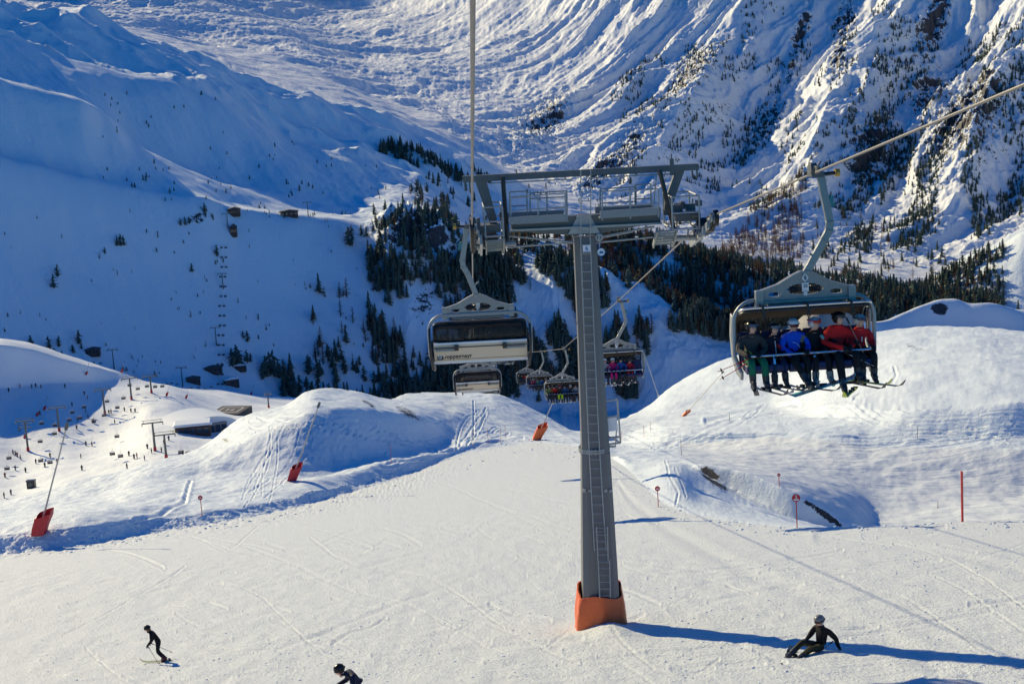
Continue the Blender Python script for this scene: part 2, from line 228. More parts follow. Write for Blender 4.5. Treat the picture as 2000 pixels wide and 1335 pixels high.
for b in ((790, 800, 55, 14, 22), (720, 790, 40, 8, 20), (1840, 600, 26, 22, 0), (1780, 675, 30, 8, 5), (440, 855, 18, 6, 0)):
    addrock(kn*blob(*b)*1.35)
addrock(band('ridge', 'fieldtop', .9, .6)*blob(1835, 598, 22, 16)*1.5)
addrock(band('shoulder', 'ridge', .9, .2)*(blob(1795, 680, 50, 10)+blob(970, 790, 30, 12, 30))*1.25)
addrock(band('lip', 'trough', .6, .8)*(blob(1385, 932, 20, 55, -38)*1.22+blob(1610, 1003, 70, 10, 32)*1.2+blob(1450, 972, 100, 6, 28)*1.15))
m = mt*np.clip(ROCK*1.4-.25, 0, 1)
H += on(m, lambda x, y: 9*(ridged(x/30, y/24, 5, 171, .6)-.8))
H += .30*np.exp(-((PX-1192)/42)**2-((PY-1232)/13)**2)*(RK < 4)
m = band('lip', 'berm', .0, .2)
ZZ = ZZ+H
def tracks(lst):
    """carve ski and foot tracks: list of (polyline in photo pixels, half width m, depth m, k0, k1)"""
    for pts, hw, dp, k0, k1 in lst:
        km = (RK[:, 0] >= k0) & (RK[:, 0] <= k1); r0, r1 = np.where(km)[0][[0, -1]]
        px = PX[r0:r1]; py = PY[r0:r1]; best = np.full(px.shape, 1e9)
        for (ax, ay), (bx, by) in zip(pts[:-1], pts[1:]):
            L = (bx-ax)**2+(by-ay)**2; t = np.clip(((px-ax)*(bx-ax)+(py-ay)*(by-ay))/L, 0, 1)
            dx = px-ax-t*(bx-ax); dy = (py-ay-t*(by-ay)); best = np.minimum(best, np.hypot(dx, dy))
        dm = best/F*RR[r0:r1]; hw2 = np.maximum(hw, RR[r0:r1]*.00045)
        ZZ[r0:r1] += dp*(-np.exp(-(dm/hw2)**2)+.45*np.exp(-((dm-2*hw2)/hw2)**2))
rng = random.Random(7)
k = idx
ski = []
def sweep(n, x0, y0, x1, y1, jx, jy, hw, dp, a, b, bend=20):
    hw *= .75; dp *= .75
    for i in range(n):
        ax = x0+rng.uniform(-jx, jx); ay = y0+rng.uniform(-jy, jy); bx = x1+rng.uniform(-jx, jx); by = y1+rng.uniform(-jy, jy)
        c = rng.uniform(-bend, bend); pts = []
        L = math.hypot(bx-ax, by-ay)+1
        for j in range(9):
            t = j/8; s = math.sin(t*math.pi)*c
            pts.append((ax+(bx-ax)*t-(by-ay)/L*s, ay+(by-ay)*t+(bx-ax)/L*s))
        ski.append((pts, hw, dp, a, b))
kb0, kb1 = k['trough']-.5, k['ridge']
sweep(8, 570, 850, 480, 980, 50, 22, .07, .06, kb0, kb1, 30)
sweep(14, 540, 850, 800, 850, 80, 34, .10, .08, kb0, kb1, 40)
sweep(6, 1000, 850, 780, 900, 30, 25, .14, .13, kb0, kb1, 10)
sweep(2, 925, 785, 922, 880, 3, 3, .12, .12, kb0, kb1, 6)
sweep(4, 940, 800, 905, 870, 14, 6, .14, .15, kb0, kb1, 12)
sweep(22, 1230, 850, 1990, 830, 90, 26, .10, .075, kb0, k['ridge']+.5, 34)
sweep(10, 1640, 800, 1990, 860, 60, 20, .10, .08, kb0, k['ridge']+.5, 20)
sweep(6, 1300, 870, 1500, 800, 30, 10, .12, .1, kb0, k['ridge']+.5, 12)
ski.append(([(1745, 722), (1752, 742), (1742, 760), (1715, 772), (1680, 782), (1668, 795)], .14, .16, kb0, k['ridge']+.5))
ski.append(([(1560, 790), (1500, 797), (1440, 806), (1380, 822)], .25, .25, kb0, k['ridge']+.5))
ski.append(([(1300, 900), (1308, 930), (1325, 960), (1320, 985)], .06, .07, k['lip']-.4, k['trough']))
ski.append(([(1318, 915), (1330, 940), (1340, 970)], .05, .06, k['lip']-.4, k['trough']))
ski.append(([(265, 1020), (310, 1005), (360, 975), (372, 940)], .14, .14, kb0, kb1))
tracks(ski)
# long faint groomer seams, ski marks and a lance's shadow line carved into the piste
pst = []
pst.append(([(125, 1073), (185, 1083), (240, 1095), (320, 1118)], .05, .04, k['frame']-.2, k['lip']))  # shallow groove standing in for the left lance's cast shadow
pst.append(([(1205, 960), (1290, 1030), (1400, 1085), (1520, 1140), (1640, 1195), (1750, 1250), (1830, 1300)], .22, .035, k['frame']-.2, k['lip']))
pst.append(([(1600, 1035), (1750, 1046), (1870, 1072), (2000, 1112)], .16, .035, k['frame']-.2, k['lip']))
for i in range(150):
    x0 = rng.uniform(-100, 1950); y0 = 900+430*rng.random()**.8; L = rng.uniform(50, 480); s = rng.choice([rng.uniform(-.2, .0), rng.uniform(-.12, .06), rng.uniform(-.18, .1)]) if i % 5 else rng.uniform(-.5, .5)
    pst.append(([(x0, y0), (x0+L*.35, y0+L*.35*s+rng.uniform(-5, 5)), (x0+L*.7, y0+L*.7*s+rng.uniform(-7, 7)), (x0+L, y0+L*s+rng.uniform(-8, 8))], rng.uniform(.02, .055), rng.uniform(.012, .036), k['frame']-.2, k['lip']))
for i in range(26):
    x0 = rng.uniform(-50, 1900); y0 = rng.uniform(930, 1300); A_ = rng.uniform(10, 40)*(y0-800)/400; L = rng.uniform(180, 500); s = rng.uniform(-.25, .5); P2 = [(x0+L*t, y0+L*t*s+A_*math.sin(t*6.3+i)) for t in np.linspace(0, 1, 9)]
    for of in (0, .006*(y0-700)): pst.append(([(a_, b_+of) for a_, b_ in P2], .022, .022, k['frame']-.2, k['lip']))
tracks(pst)
def node(nt, t, **kw):
    n = nt.nodes.new(t)
    for a, b in kw.items(): setattr(n, a, b)
    return n
def snow_mat(name, scl, bump, grain, grain_d, rockscale=1.0, aniso=None, rockcol=(.034, .038, .048), col=(.71, .80, .86), soft=1.0, thr=.90):
    m = bpy.data.materials.new(name); m.use_nodes = True; nt = m.node_tree; L = nt.links
    p = nt.nodes['Principled BSDF']; p.inputs['Roughness'].default_value = .62; p.inputs['Specular IOR Level'].default_value = .25
    g = node(nt, 'ShaderNodeNewGeometry')
    src = g.outputs['Position']
    if aniso:
        mp = node(nt, 'ShaderNodeMapping'); mp.inputs['Rotation'].default_value = (0, 0, aniso[0]); mp.inputs['Scale'].default_value = aniso[1]
        L.new(src, mp.inputs[0]); asrc = mp.outputs[0]
    else: asrc = src
    n1 = node(nt, 'ShaderNodeTexNoise'); n1.inputs['Scale'].default_value = scl; n1.inputs['Detail'].default_value = 6; n1.inputs['Roughness'].default_value = .6; L.new(asrc, n1.inputs['Vector'])
    b1 = node(nt, 'ShaderNodeBump'); b1.inputs['Distance'].default_value = bump; b1.inputs['Strength'].default_value = 1; L.new(n1.outputs['Fac'], b1.inputs['Height'])
    n2 = node(nt, 'ShaderNodeTexNoise'); n2.inputs['Scale'].default_value = grain; n2.inputs['Detail'].default_value = 4; n2.inputs['Roughness'].default_value = .7; L.new(src, n2.inputs['Vector'])
    b2 = node(nt, 'ShaderNodeBump'); b2.inputs['Distance'].default_value = grain_d; L.new(n2.outputs['Fac'], b2.inputs['Height']); L.new(b1.outputs[0], b2.inputs['Normal'])
    # rock where the mesh says so, broken up by noise and kept on steep ground
    at = node(nt, 'ShaderNodeAttribute', attribute_name='rock')
    n3 = node(nt, 'ShaderNodeTexNoise'); n3.inputs['Scale'].default_value = .16*rockscale; n3.inputs['Detail'].default_value = 10; n3.inputs['Roughness'].default_value = .78; L.new(src, n3.inputs['Vector'])
    sx = node(nt, 'ShaderNodeSeparateXYZ'); L.new(g.outputs['Normal'], sx.inputs[0])
    st = node(nt, 'ShaderNodeMath', operation='MULTIPLY_ADD'); st.inputs[1].default_value = -.62*soft; st.inputs[2].default_value = .47*soft; L.new(sx.outputs['Z'], st.inputs[0])
    ad = node(nt, 'ShaderNodeMath', operation='MULTIPLY_ADD'); ad.inputs[1].default_value = .40; L.new(at.outputs['Fac'], ad.inputs[0]); L.new(n3.outputs['Fac'], ad.inputs[2])
    a2 = node(nt, 'ShaderNodeMath', operation='ADD'); L.new(ad.outputs[0], a2.inputs[0]); L.new(st.outputs[0], a2.inputs[1])
    rp = node(nt, 'ShaderNodeMapRange'); rp.inputs['From Min'].default_value = thr; rp.inputs['From Max'].default_value = thr+.04; L.new(a2.outputs[0], rp.inputs['Value'])
    gate = node(nt, 'ShaderNodeMath', operation='GREATER_THAN'); gate.inputs[1].default_value = .02; L.new(at.outputs['Fac'], gate.inputs[0])
    mu = node(nt, 'ShaderNodeMath', operation='MULTIPLY'); L.new(rp.outputs[0], mu.inputs[0]); L.new(gate.outputs[0], mu.inputs[1])
    n4 = node(nt, 'ShaderNodeTexNoise'); n4.inputs['Scale'].default_value = .7*rockscale; n4.inputs['Detail'].default_value = 6; L.new(src, n4.inputs['Vector'])
    cr = node(nt, 'ShaderNodeValToRGB'); cr.color_ramp.elements[0].position = .35; cr.color_ramp.elements[1].position = .7
    cr.color_ramp.elements[0].color = (rockcol[0]*.5, rockcol[1]*.5, rockcol[2]*.5, 1); cr.color_ramp.elements[1].color = (rockcol[0]*2.4, rockcol[1]*2.2, rockcol[2]*2.0, 1); L.new(n4.outputs['Fac'], cr.inputs[0])
    mx = node(nt, 'ShaderNodeMix', data_type='RGBA'); mx.inputs[6].default_value = (*col, 1); L.new(mu.outputs[0], mx.inputs[0]); L.new(cr.outputs[0], mx.inputs[7])
    L.new(mx.outputs[2], p.inputs['Base Color']); L.new(b2.outputs[0], p.inputs['Normal'])
    return m
M_piste = snow_mat('groomed_snow', 2.0, .085, 10, .085, 8, aniso=(rad(14), (.10, 1.7, 1)), col=(.72, .78, .81))
M_bank = snow_mat('loose_snow', .6, .16, 5, .06, 13)
M_cord = snow_mat('corduroy_snow', 1.0, .16, 6, .05, 6, aniso=(rad(-4), (.05, 1.6, 1)), col=(.72, .78, .81))
M_valley = snow_mat('valley_snow', .12, .4, 1.2, .10, 3, col=(.74, .80, .84))
M_hill = snow_mat('hillside_snow', .05, 1.2, .4, .35, 1.6)
M_mount = snow_mat('mountain_snow', .05, 2.6, .3, .7, .95, aniso=(rad(-48.6), (.2, 1, 1)), thr=.868, col=(.80, .84, .86))
def ground_mesh(name, k0, k1, mats, label, split=None):
    r0 = np.where(RK[:, 0] >= k[k0])[0][0]; r1 = np.where(RK[:, 0] <= k[k1])[0][-1]+1
    nr = r1-r0; nc = len(az)
    co = np.stack([X[r0:r1], Y[r0:r1], ZZ[r0:r1]], -1).reshape(-1, 3).astype(np.float32)
    me = bpy.data.meshes.new(name); me.vertices.add(nr*nc); me.vertices.foreach_set('co', co.ravel())
    i = (np.arange(nr-1)[:, None]*nc+np.arange(nc-1)[None]).ravel()
    q = np.stack([i, i+1, i+1+nc, i+nc], -1).astype(np.int32)
    me.loops.add(q.size); me.loops.foreach_set('vertex_index', q.ravel()); me.polygons.add(len(q))
    me.polygons.foreach_set('loop_start', np.arange(0, q.size, 4, dtype=np.int32)); me.polygons.foreach_set('loop_total', np.full(len(q), 4, np.int32))
    me.polygons.foreach_set('use_smooth', np.ones(len(q), bool))
    for m in mats: me.materials.append(m)
    if split:
        rows = (np.arange(nr-1)+r0); mi = (RK[rows, 0] >= k[split]).astype(np.int32)[:, None]*np.ones((1, nc-1), np.int32)
        g2 = (RK[rows][:, :-1] >= k['trough']+.02) & (RK[rows][:, :-1] < k['foot']+.05) & (PX[rows][:, :-1] > 1330); mi[g2] = 2
        me.polygons.foreach_set('material_index', mi.ravel())
    a = me.attributes.new('rock', 'FLOAT', 'POINT'); a.data.foreach_set('value', ROCK[r0:r1].ravel().astype(np.float32))
    me.update(); me.validate()
    o = bpy.data.objects.new(name, me); COL.objects.link(o); o['kind'] = 'structure'; o['label'] = label; return o
ground_mesh('ground', 'near0', 'dip1', [M_piste, M_bank, M_cord], 'groomed snow piste and snow knolls in the foreground', 'lip')
ground_mesh('valley_ground', 'dip1', 'dip2', [M_valley], 'sunlit snowfield of the lower ski area')
ground_mesh('hillside', 'dip2', 'dip3', [M_hill], 'blue shaded snow hillside across the valley')
ground_mesh('mountain', 'dip3', 'm4', [M_mount], 'sunlit snow mountain with rock ribs in the background')
# ground height lookup: photo pixel -> point on the ground layer
def ground_at(px, py, k0=None, k1=None):
    """nearest-to-camera ground point seen through a photo pixel between two profile curves (its real 3D position)"""
    d = ray(px, py)[:, 0]; a = math.atan2(d[0], d[1]); c = np.interp(a, az, np.arange(len(az))); c0 = int(min(max(c, 0), len(az)-2)); t = c-c0
    w = d[2]/math.hypot(d[0], d[1])
    km = (RK[:, 0] >= (k[k0] if k0 else 0)) & (RK[:, 0] <= (k[k1] if k1 else 99)); rows = np.where(km)[0]
    r = RR[rows, c0]*(1-t)+RR[rows, c0+1]*t; z = ZZ[rows, c0]*(1-t)+ZZ[rows, c0+1]*t
    e = z/r-w; s = np.where((e[:-1] <= 0) & (e[1:] > 0))[0]
    if len(s) == 0:
        i = int(np.argmax(e)) if e.max() <= 0 else 0
        return Vector((math.sin(a)*r[i], math.cos(a)*r[i], z[i]))
    i = s[0]; f = -e[i]/(e[i+1]-e[i]); rr = r[i]+(r[i+1]-r[i])*f
    return Vector((math.sin(a)*rr, math.cos(a)*rr, z[i]+(z[i+1]-z[i])*f))
def ground_z(x, y):
    a = math.atan2(x, y); r = math.hypot(x, y); c = int(round(np.interp(a, az, np.arange(len(az)))))
    return float(np.interp(r, RR[:, c], ZZ[:, c]))

def snow_clumps():
    R_ = np.random.RandomState(3); P0 = []
    ph = (1+5**.5)/2; iv = np.array([(-1, ph, 0), (1, ph, 0), (-1, -ph, 0), (1, -ph, 0), (0, -1, ph), (0, 1, ph), (0, -1, -ph), (0, 1, -ph), (ph, 0, -1), (ph, 0, 1), (-ph, 0, -1), (-ph, 0, 1)])/1.9
    fi = np.array([(0, 11, 5), (0, 5, 1), (0, 1, 7), (0, 7, 10), (0, 10, 11), (1, 5, 9), (5, 11, 4), (11, 10, 2), (10, 7, 6), (7, 1, 8), (3, 9, 4), (3, 4, 2), (3, 2, 6), (3, 6, 8), (3, 8, 9), (4, 9, 5), (2, 4, 11), (6, 2, 10), (8, 6, 7), (9, 8, 1)])
    inn = np.where((az > rad(-21)) & (az < rad(21)))[0]
    for (ka, kb, n, lo_, hi_, x0, x1) in ((k['frame'], k['lip'], 5200, .012, .045, -50, 2050), (k['lip']-.12, k['berm']+.25, 2600, .04, .15, -50, 1150), (k['lip']-.15, k['lip']+.1, 900, .03, .10, 1150, 2050)):
        rows = np.where((RK[:, 0] >= ka) & (RK[:, 0] <= kb))[0]; r = R_.randint(rows[0], rows[-1], n); c = R_.choice(inn, n); ok_ = (PX[r, c] > x0) & (PX[r, c] < x1) & ((fbm(X[r, c]/3, Y[r, c]/3, 3, 301) > .02) | (R_.rand(n) < .25)); r = r[ok_]; c = c[ok_]
        s_ = lo_+(hi_-lo_)*R_.rand(len(r))**3*(1 if ka > 3 else 1); P0.append(np.stack([X[r, c], Y[r, c], ZZ[r, c], s_], 1))
    P0 = np.vstack(P0); n = len(P0); jit = 1+.5*(R_.rand(n, 12, 3)-.5); co = iv[None]*jit*P0[:, None, 3:4]*np.array([1.3, 1, .7])+P0[:, None, :3]
    f = (fi[None]+np.arange(n)[:, None, None]*12).reshape(-1, 3).astype(np.int32); me = bpy.data.meshes.new('snow_clumps'); me.vertices.add(n*12); me.vertices.foreach_set('co', co.reshape(-1).astype(np.float32)); me.loops.add(f.size); me.loops.foreach_set('vertex_index', f.ravel())
    me.polygons.add(len(f)); me.polygons.foreach_set('loop_start', np.arange(0, f.size, 3, dtype=np.int32)); me.polygons.foreach_set('loop_total', np.full(len(f), 3, np.int32)); me.materials.append(M_bank); me.update()
    o = bpy.data.objects.new('snow_clumps', me); COL.objects.link(o); o['kind'] = 'stuff'; o['label'] = 'loose clumps of snow strewn over the piste and along its banked edge'; o['category'] = 'snow clumps'
snow_clumps()
# ---------------------------------------------------------------- materials for built things
def mat(name, col, rough=.5, metal=0.0, spec=.5, noise=0.0, nscale=6.0, bump=0.0):
    m = bpy.data.materials.new(name); m.use_nodes = True; nt = m.node_tree; p = nt.nodes['Principled BSDF']
    p.inputs['Base Color'].default_value = (*col, 1); p.inputs['Roughness'].default_value = rough; p.inputs['Metallic'].default_value = metal; p.inputs['Specular IOR Level'].default_value = spec
    if noise or bump:
        tc = nt.nodes.new('ShaderNodeTexCoord'); n = nt.nodes.new('ShaderNodeTexNoise'); n.inputs['Scale'].default_value = nscale; n.inputs['Detail'].default_value = 5
        nt.links.new(tc.outputs['Object'], n.inputs['Vector'])
        if noise:
            mx = nt.nodes.new('ShaderNodeMix'); mx.data_type = 'RGBA'; nt.links.new(n.outputs['Fac'], mx.inputs[0])
            mx.inputs[6].default_value = (*[c*(1-noise) for c in col], 1); mx.inputs[7].default_value = (*[min(1, c*(1+noise)) for c in col], 1)
            nt.links.new(mx.outputs[2], p.inputs['Base Color'])
        if bump:
            b = nt.nodes.new('ShaderNodeBump'); b.inputs['Distance'].default_value = bump; nt.links.new(n.outputs['Fac'], b.inputs['Height']); nt.links.new(b.outputs[0], p.inputs['Normal'])
    return m
M = dict(
 steel=mat('galvanised_steel', (.34, .36, .36), .5, .35, .5, .18, 9), shaft=mat('grey_shaft_steel', (.15, .155, .16), .5, .2, .5, .14, 1.2),
 beam=mat('dark_grey_steel', (.11, .12, .12), .5, .2, .5, .2, 5), tread=mat('platform_grating', (.26, .28, .28), .6, .3, .5, .35, 40),
 rubber=mat('black_rubber', (.012, .012, .013), .6), black=mat('black_plastic', (.015, .015, .018), .35), navy=mat('navy_seat_cover', (.012, .02, .08), .6),
 alu=mat('cast_aluminium', (.25, .26, .255), .42, .35, .5, .15, 12), chrome=mat('bright_tube', (.62, .64, .66), .25, .8, .5), hang=mat('hanger_steel', (.26, .28, .28), .35, .35, .5, .1, 8),
 beige=mat('beige_back_panel', (.60, .50, .38), .5, 0, .4, .05, 3), white=mat('white_paint', (.78, .78, .76), .5), orange=mat('orange_padding', (.78, .14, .03), .42, 0, .5, .10, 2, .05),
 red=mat('red_padding', (.50, .018, .03), .5, 0, .5, .15, 3, .03), pole=mat('red_pole', (.62, .05, .04), .5), gold=mat('ochre_roller', (.42, .26, .05), .5), ropem=mat('steel_rope', (.20, .19, .18), .45, .4),
 blue=mat('blue_letter', (.03, .12, .35), .5), rust=mat('lance_tube', (.42, .41, .38), .5, .3, .5, .2, 5), teal=mat('teal_part', (.03, .20, .22), .5),
 roof=mat('dark_roof', (.05, .05, .06), .7), wood=mat('dark_wood', (.09, .06, .045), .8, 0, .3, .3, 3), snow=mat('roof_snow', (.74, .81, .86), .7, 0, .2, .03, 3, .05), pad=mat('helipad_asphalt', (.07, .07, .075), .8, 0, .3, .2, 2),
 concrete=mat('concrete', (.30, .30, .29), .8, 0, .3, .15, 3), window=mat('window_glass', (.03, .05, .07), .1, 0, .8), mirror=mat('round_sign_face', (.55, .70, .78), .15, .3))
def glass_mat(name, col, tr):
    m = bpy.data.materials.new(name); m.use_nodes = True; nt = m.node_tree; nt.nodes.clear()
    o = nt.nodes.new('ShaderNodeOutputMaterial'); t = nt.nodes.new('ShaderNodeBsdfTransparent'); g = nt.nodes.new('ShaderNodeBsdfPrincipled'); mx = nt.nodes.new('ShaderNodeMixShader')
    t.inputs[0].default_value = (*tr, 1); g.inputs['Base Color'].default_value = (*col, 1); g.inputs['Roughness'].default_value = .3
    f = nt.nodes.new('ShaderNodeFresnel'); f.inputs[0].default_value = 1.5; a = nt.nodes.new('ShaderNodeMath'); a.operation = 'ADD'; a.inputs[1].default_value = .12
    nt.links.new(f.outputs[0], a.inputs[0]); nt.links.new(a.outputs[0], mx.inputs[0]); nt.links.new(t.outputs[0], mx.inputs[1]); nt.links.new(g.outputs[0], mx.inputs[2]); nt.links.new(mx.outputs[0], o.inputs[0]); return m
M['bubble'] = glass_mat('tinted_bubble', (.13, .12, .11), (.82, .78, .73))
V = Vector
class MB:
    def __init__(s): s.v = []; s.f = []; s.m = []
    def add(s, vs, fs, mi=0):
        b = len(s.v); s.v += [tuple(v) for v in vs]; s.f += [tuple(b+i for i in f) for f in fs]; s.m += [mi]*len(fs)
    def box(s, c, d, rot=None, mi=0):
        c = V(c); x, y, z = d[0]/2, d[1]/2, d[2]/2
        vs = [V(p) for p in ((-x, -y, -z), (x, -y, -z), (x, y, -z), (-x, y, -z), (-x, -y, z), (x, -y, z), (x, y, z), (-x, y, z))]
        if rot is not None: vs = [rot @ v for v in vs]
        s.add([c+v for v in vs], [(0, 3, 2, 1), (4, 5, 6, 7), (0, 1, 5, 4), (1, 2, 6, 5), (2, 3, 7, 6), (3, 0, 4, 7)], mi)
    def beam(s, a, b, w, h, up=(0, 1, 0), mi=0, w2=None, h2=None):
        a = V(a); b = V(b); t = (b-a).normalized(); u = V(up); sd = t.cross(u).normalized(); u = sd.cross(t).normalized(); w2 = w2 or w; h2 = h2 or h; vs = []
        for p, ww, hh in ((a, w, h), (b, w2, h2)):
            for i, j in ((-1, -1), (1, -1), (1, 1), (-1, 1)): vs.append(p+sd*(i*ww/2)+u*(j*hh/2))
        s.add(vs, [(0, 3, 2, 1), (4, 5, 6, 7), (0, 1, 5, 4), (1, 2, 6, 5), (2, 3, 7, 6), (3, 0, 4, 7)], mi)
    def tube(s, pts, r, n=8, mi=0, cap=True):
        pts = [V(p) for p in pts]; rs = r if isinstance(r, (list, tuple)) else [r]*len(pts); vs = []; fs = []; prev = None
        for i, p in enumerate(pts):
            t = (pts[min(i+1, len(pts)-1)]-pts[max(i-1, 0)]).normalized()
            if prev is None:
                u = V((0, 0, 1)) if abs(t.z) < .9 else V((1, 0, 0)); sd = t.cross(u).normalized()
            else: sd = (prev-t*prev.dot(t)).normalized()
            prev = sd; u = sd.cross(t)
            for k_ in range(n):
                a = 2*math.pi*k_/n; vs.append(p+sd*(math.cos(a)*rs[i])+u*(math.sin(a)*rs[i]))
        for i in range(len(pts)-1):
            for k_ in range(n): fs.append((i*n+k_, i*n+(k_+1) % n, (i+1)*n+(k_+1) % n, (i+1)*n+k_))
        if cap: fs.append(tuple(range(n))[::-1]); fs.append(tuple((len(pts)-1)*n+k_ for k_ in range(n)))
        s.add(vs, fs, mi)
    def cyl(s, a, b, r, n=16, mi=0): s.tube([a, b], r, n, mi)
    def prism(s, poly, thick, O=(0, 0, 0), ux=(1, 0, 0), uy=(0, 0, 1), mi=0):
        O = V(O); ux = V(ux); uy = V(uy); n = ux.cross(uy).normalized()*(thick/2); P_ = [O+ux*p[0]+uy*p[1] for p in poly]; m = len(P_)
        s.add([p-n for p in P_]+[p+n for p in P_], [tuple(range(m))[::-1], tuple(range(m, 2*m))]+[(i, (i+1) % m, m+(i+1) % m, m+i) for i in range(m)], mi)
    def ball(s, c, r, n=12, m_=8, mi=0, fn=None):
        c = V(c); r = r if isinstance(r, (tuple, list)) else (r, r, r); vs = []; fs = []
        for i in range(m_+1):
            th = math.pi*i/m_
            for j in range(n):
                a = 2*math.pi*j/n; d = V((math.sin(th)*math.cos(a), math.sin(th)*math.sin(a), math.cos(th))); q = V((d.x*r[0], d.y*r[1], d.z*r[2]))
                if fn: q = fn(d, q)
                vs.append(c+q)
        for i in range(m_):
            for j in range(n): fs.append((i*n+j, (i+1)*n+j, (i+1)*n+(j+1) % n, i*n+(j+1) % n))
        s.add(vs, fs, mi)
    def data(s, name, mats, smooth=False):
        me = bpy.data.meshes.new(name); me.from_pydata(s.v, [], s.f)
        for m in (mats if isinstance(mats, (list, tuple)) else [mats]): me.materials.append(m)
        me.polygons.foreach_set('material_index', s.m)
        bm = bmesh.new(); bm.from_mesh(me); bmesh.ops.recalc_face_normals(bm, faces=bm.faces); bm.to_mesh(me); bm.free()
        if smooth: me.polygons.foreach_set('use_smooth', [True]*len(me.polygons)); me.set_sharp_from_angle(angle=rad(38))
        me.update(); return me
    def build(s, name, mats, parent=None, smooth=True, bevel=0):
        o = bpy.data.objects.new(name, s.data(name, mats, smooth)); COL.objects.link(o); o.parent = parent
        if bevel:
            b = o.modifiers.new('b', 'BEVEL'); b.width = bevel; b.segments = 2; b.limit_method = 'ANGLE'
        return o
def tag(o, label, cat, group=None, kind=None):
    o['label'] = label
    if cat: o['category'] = cat
    if group: o['group'] = group
    if kind: o['kind'] = kind
    return o
def empty(name, loc, rz=0, label=None, cat=None, group=None, rot=None):
    o = bpy.data.objects.new(name, None); COL.objects.link(o); o.location = loc; o.empty_display_size = .3
    if rot: o.rotation_euler = rot
    else: o.rotation_euler = (0, 0, rz)
    if label: tag(o, label, cat, group)
    return o
def copy_tree(o, parent=None):
    c = o.copy(); COL.objects.link(c); c.parent = parent
    for ch in list(o.children): copy_tree(ch, c)
    return c
def curve_text(name, txt, size, m, parent, loc, rot, ext=.003, bold=False):
    c = bpy.data.curves.new(name, 'FONT'); c.body = txt; c.size = size; c.extrude = ext; c.align_x = 'CENTER'; c.align_y = 'CENTER'; c.offset = size*.015 if bold else 0
    o = bpy.data.objects.new(name, c); COL.objects.link(o)
    dg = bpy.context.evaluated_depsgraph_get(); me = bpy.data.meshes.new_from_object(o.evaluated_get(dg)); me.materials.clear(); me.materials.append(m)
    bpy.data.objects.remove(o); o = bpy.data.objects.new(name, me); COL.objects.link(o); o.parent = parent; o.location = loc; o.rotation_euler = rot; return o
# ---------------------------------------------------------------- people
SK = mat('skin', (.68, .38, .27), .55)
_cm = {}
def cm(col, rough=.75):
    kx = (tuple(round(c, 3) for c in col), rough)
    if kx not in _cm: _cm[kx] = mat('cloth_%d' % len(_cm), col, rough, 0, .3, .12, 14, .01)
    return _cm[kx]
BONES = [('pel', 'spi'), ('spi', 'che'), ('che', 'nec'), ('nec', 'hea'), ('che', 'shl'), ('shl', 'ell'), ('ell', 'wrl'), ('wrl', 'hal'), ('che', 'shr'), ('shr', 'elr'), ('elr', 'wrr'), ('wrr', 'har'),
 ('pel', 'hil'), ('hil', 'knl'), ('knl', 'anl'), ('anl', 'tol'), ('pel', 'hir'), ('hir', 'knr'), ('knr', 'anr'), ('anr', 'tor')]
RADI = dict(pel=(.155, .125), spi=(.145, .12), che=(.185, .145), nec=(.062, .062), hea=(.055, .055), sh=(.098, .098), el=(.072, .072), wr=(.05, .05), ha=(.04, .035), hi=(.115, .115), kn=(.085, .085), an=(.068, .068), to=(.05, .05))
REG = {'hea': 0, 'wrha': 3, 'anto': 4}
def body_mesh(J, fat=1.0, sub=1):
    me = bpy.data.meshes.new('b'); ks = list(J); me.from_pydata([J[q] for q in ks], [(ks.index(a), ks.index(b)) for a, b in BONES], [])
    o = bpy.data.objects.new('b', me); COL.objects.link(o); sm = o.modifiers.new('s', 'SKIN'); sm.use_smooth_shade = True; sm.branch_smoothing = .6
    for i, q in enumerate(ks):
        r = RADI.get(q) or RADI[q[:2]]; me.skin_vertices[0].data[i].radius = (r[0]*fat, r[1]*fat); me.skin_vertices[0].data[i].use_root = (q == 'pel')
    s2 = o.modifiers.new('u', 'SUBSURF'); s2.levels = sub; s2.render_levels = sub
    dg = bpy.context.evaluated_depsgraph_get(); r = bpy.data.meshes.new_from_object(o.evaluated_get(dg)); bpy.data.objects.remove(o)
    seg = [(V(J[a]), V(J[b]), a, b) for a, b in BONES]; idxs = []
    for p in r.polygons:
        c = p.center; best = 9e9; bi = 1
        for A, B, a, b in seg:
            t = max(0, min(1, (c-A).dot(B-A)/max(1e-9, (B-A).length_squared))); dd = (c-A-(B-A)*t).length
            if dd < best:
                best = dd
                bi = 0 if b == 'hea' else 3 if a[:2] == 'wr' else 4 if (a[:2] == 'an' or (a[:2] == 'kn' and t > .72)) else 2 if (a[:2] in ('hi', 'kn') or b[:2] == 'hi') else 1
        idxs.append(bi)
    return r, idxs
def head_parts(mb, C, R, skin=0, dark=1, lip=2):
    """a face: skull, jaw, nose, eyes, mouth, ears. Faces -Y in head space; R rotates it"""
    def fn(d, q):
        q = V(q)
        if d.z < 0 and d.y < .2: q.x *= 1+.28*d.z; q.y *= 1-.05*d.z
        q += V((0, 0, 0)); return R @ q
    mb.ball(C, (.086, .100, .120), 16, 12, skin, fn)
    def P_(x, y, z): return V(C)+R @ V((x, y, z))
    mb.ball(P_(0, -.100, -.012), (.013, .018, .022), 8, 6, skin)
    for sx in (-1, 1):
        mb.ball(P_(sx*.032, -.086, .018), (.013, .008, .008), 8, 6, dark); mb.ball(P_(sx*.079, .0, -.005), (.012, .02, .03), 8, 6, skin)
    mb.ball(P_(0, -.090, -.056), (.024, .008, .007), 8, 6, lip)
    mb.tube([P_(0, .015, -.07), P_(0, .03, -.17)], [.052, .06], 10, skin)
